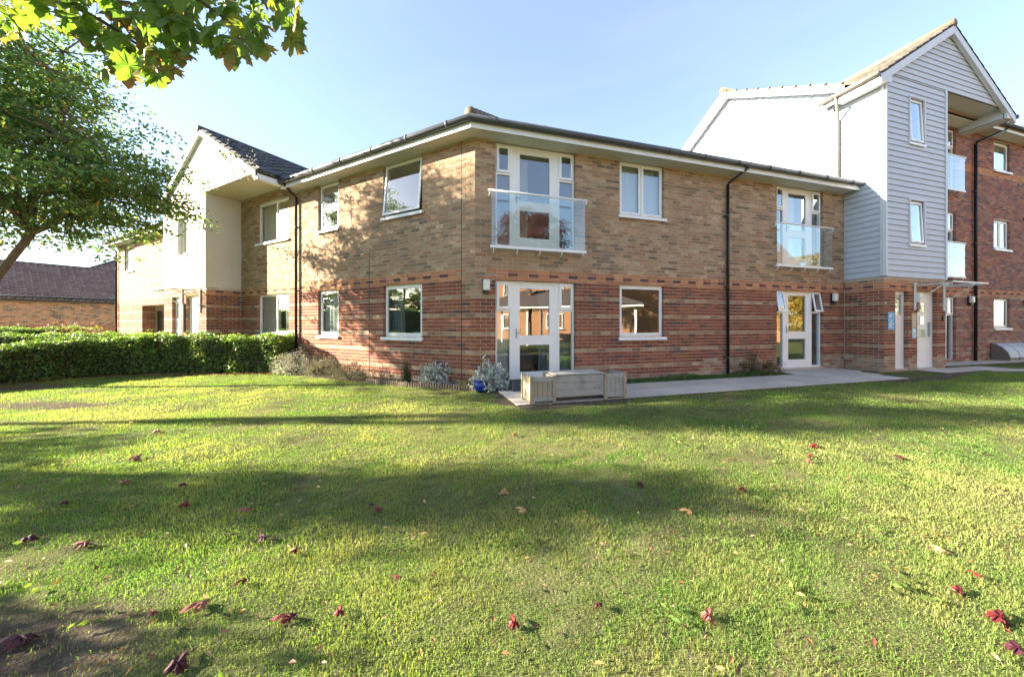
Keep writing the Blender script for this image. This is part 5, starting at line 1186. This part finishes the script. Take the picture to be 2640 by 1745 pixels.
# big fallen maple leaves, one object each
rcol = [((.10, .014, .018), (.15, .018, .018)), ((.055, .014, .024), (.08, .018, .024)), ((.25, .10, .085), (.28, .08, .065)), ((.50, .30, .14), (.45, .22, .10)), ((.19, .02, .018), (.09, .013, .017))]
RL = []
for i, (a, b) in enumerate(rcol):
    q = lobed(a, b, .45, 40+i); q.mats[0] = M['litter']; RL.append(q.mesh('fallen_leaf'))
FL = [  # x, y (ground metres), size, yaw, tilt, colour, label
 (-1.33, 1.525, .10, 2.3, .5, 2, 'large dull pink leaf with long stalk, veins up, left of centre foreground'),
 (-.905, 1.455, .10, 1.9, .9, 0, 'curled dark red leaf with folded tip in the near foreground left of centre'),
 (-.715, 1.455, .065, .5, .8, 4, 'small twin-pointed scarlet leaf right of the curled dark red leaf'),
 (-1.86, 1.36, .13, 2.0, 1.0, 1, 'long folded purple leaf on the bare earth at the lower left corner'),
 (-1.18, 1.22, .10, .3, .6, 1, 'purple and red leaf cut by the bottom edge of the photo'),
 (-1.385, 1.98, .085, 1.2, .5, 1, 'dark maroon fan-shaped leaf on green grass above the pink leaf'),
 (-1.16, 1.855, .06, .2, .7, 0, 'small bright red leaf just below the maroon fan-shaped leaf'),
 (-2.71, 1.96, .09, .8, .2, 1, 'flat round purple leaf near the left edge'),
 (-2.33, 1.93, .10, 1.6, .8, 4, 'folded scarlet leaf beside the flat purple leaf at left'),
 (-1.26, 1.66, .06, 2.6, .7, 0, 'small dark red leaf above the large pink leaf'),
 (-1.49, 1.46, .05, 1.1, .8, 4, 'tiny triangular red leaf left of the curled dark red leaf'),
 (-2.19, 2.33, .08, .4, .4, 4, 'crisp red leaf with pointed lobes in the shaded left lawn'),
 (-1.72, 2.30, .08, 2.0, .5, 2, 'pinkish leaf right of the crisp red one in the left lawn'),
 (-.86, 2.28, .075, .9, .4, 4, 'dark red star-like leaf in the middle shadow band'),
 (-.93, 2.34, .05, .9, .4, 1, 'tiny purple leaf touching the star-like one'),
 (0.015, 1.395, .075, .3, .7, 4, 'bright red leaf lying alone at bottom centre'),
 (-.53, 1.67, .05, 1.4, .7, 4, 'little red leaf standing upright left of bottom centre'),
 (.38, 1.52, .055, 2.5, .8, 0, 'small dark red curled leaf right of bottom centre'),
 (.80, 1.43, .085, -.6, .8, 2, 'rusty pink cupped leaf in bright grass right of centre'),
 (2.01, 1.57, .085, -.8, 1.0, 0, 'slim folded red leaf at the right, above the long crimson one'),
 (1.98, 1.42, .12, -.9, 1.0, 0, 'long crimson folded leaf at lower right'),
 (2.13, 1.36, .09, -.9, .9, 4, 'scarlet leaf touching the end of the long crimson leaf'),
 (1.86, 1.28, .09, -.7, .6, 1, 'purple-brown leaf nearest the lower right corner'),
 (2.25, 1.68, .05, .6, .8, 4, 'small crumpled red leaf among weeds at the right'),
 (-3.42, 3.15, .12, .2, .3, 2, 'big mauve leaf in shade near the left edge'),
 (-4.0, 3.95, .12, .8, .7, 2, 'mauve and scarlet leaf in shade below the bare patch'),
 (-2.96, 2.68, .09, .8, .4, 2, 'mauve leaf in the shaded left lawn nearer the camera than the big one'),
 (-2.47, 2.63, .08, .8, .6, 1, 'dark purple leaf in the shaded left lawn, right of the mauve one'),
 (-3.02, 2.36, .07, .8, .6, 1, 'blackish small leaf in the shaded left lawn nearest the camera'),
 (.96, 2.63, .085, -.5, .8, 1, 'dark purple leaf standing on edge in the middle shadow'),
 (1.68, 2.55, .08, -.5, .6, 0, 'plum red leaf lying at the right end of the middle shadow'),
 (3.01, 3.46, .12, -.3, .3, 4, 'bright red leaf flat on sunlit lawn at right'),
 (2.74, 3.20, .08, -.3, .6, 4, 'small red leaf just in front of the flat bright red one'),
 (2.63, 3.08, .08, -.3, .6, 2, 'pale red leaf, nearest of the three red leaves on sunlit lawn at right'),
 (3.55, 3.17, .09, .5, .5, 1, 'brown-red leaf right of the three red leaves on sunlit lawn'),
 (.04, 3.83, .08, .1, .6, 4, 'red leaf on sunlit grass in front of the wooden planter'),
 (-.05, 2.51, .08, .1, .5, 3, 'tan leaf in the middle shadow at centre'),
 (.09, 2.27, .09, 1.0, .8, 3, 'tan leaf standing on edge just right of centre'),
 (1.16, 2.27, .08, 1.4, .4, 3, 'pale tan leaf in bright grass right of the middle shadow'),
 (2.30, 1.86, .07, .2, .5, 3, 'curly brown leaf in bright grass at right'),
]
for (x, y, s, yaw, tl, ci, lab) in FL:
    o = bpy.data.objects.new('fallen_leaf', RL[ci]); o.matrix_basis = Matrix.Translation((x, y, .022)) @ Matrix.Rotation(yaw, 4, 'Z') @ Matrix.Rotation(tl*.28, 4, 'Y') @ Matrix.Rotation(.15, 4, 'X') @ Matrix.Diagonal((s*.88*(1-.35*tl), s*.88, s*1.2, 1))
    C.objects.link(o); tag(o, lab, 'fallen leaf', 'maple leaves fallen on the lawn')
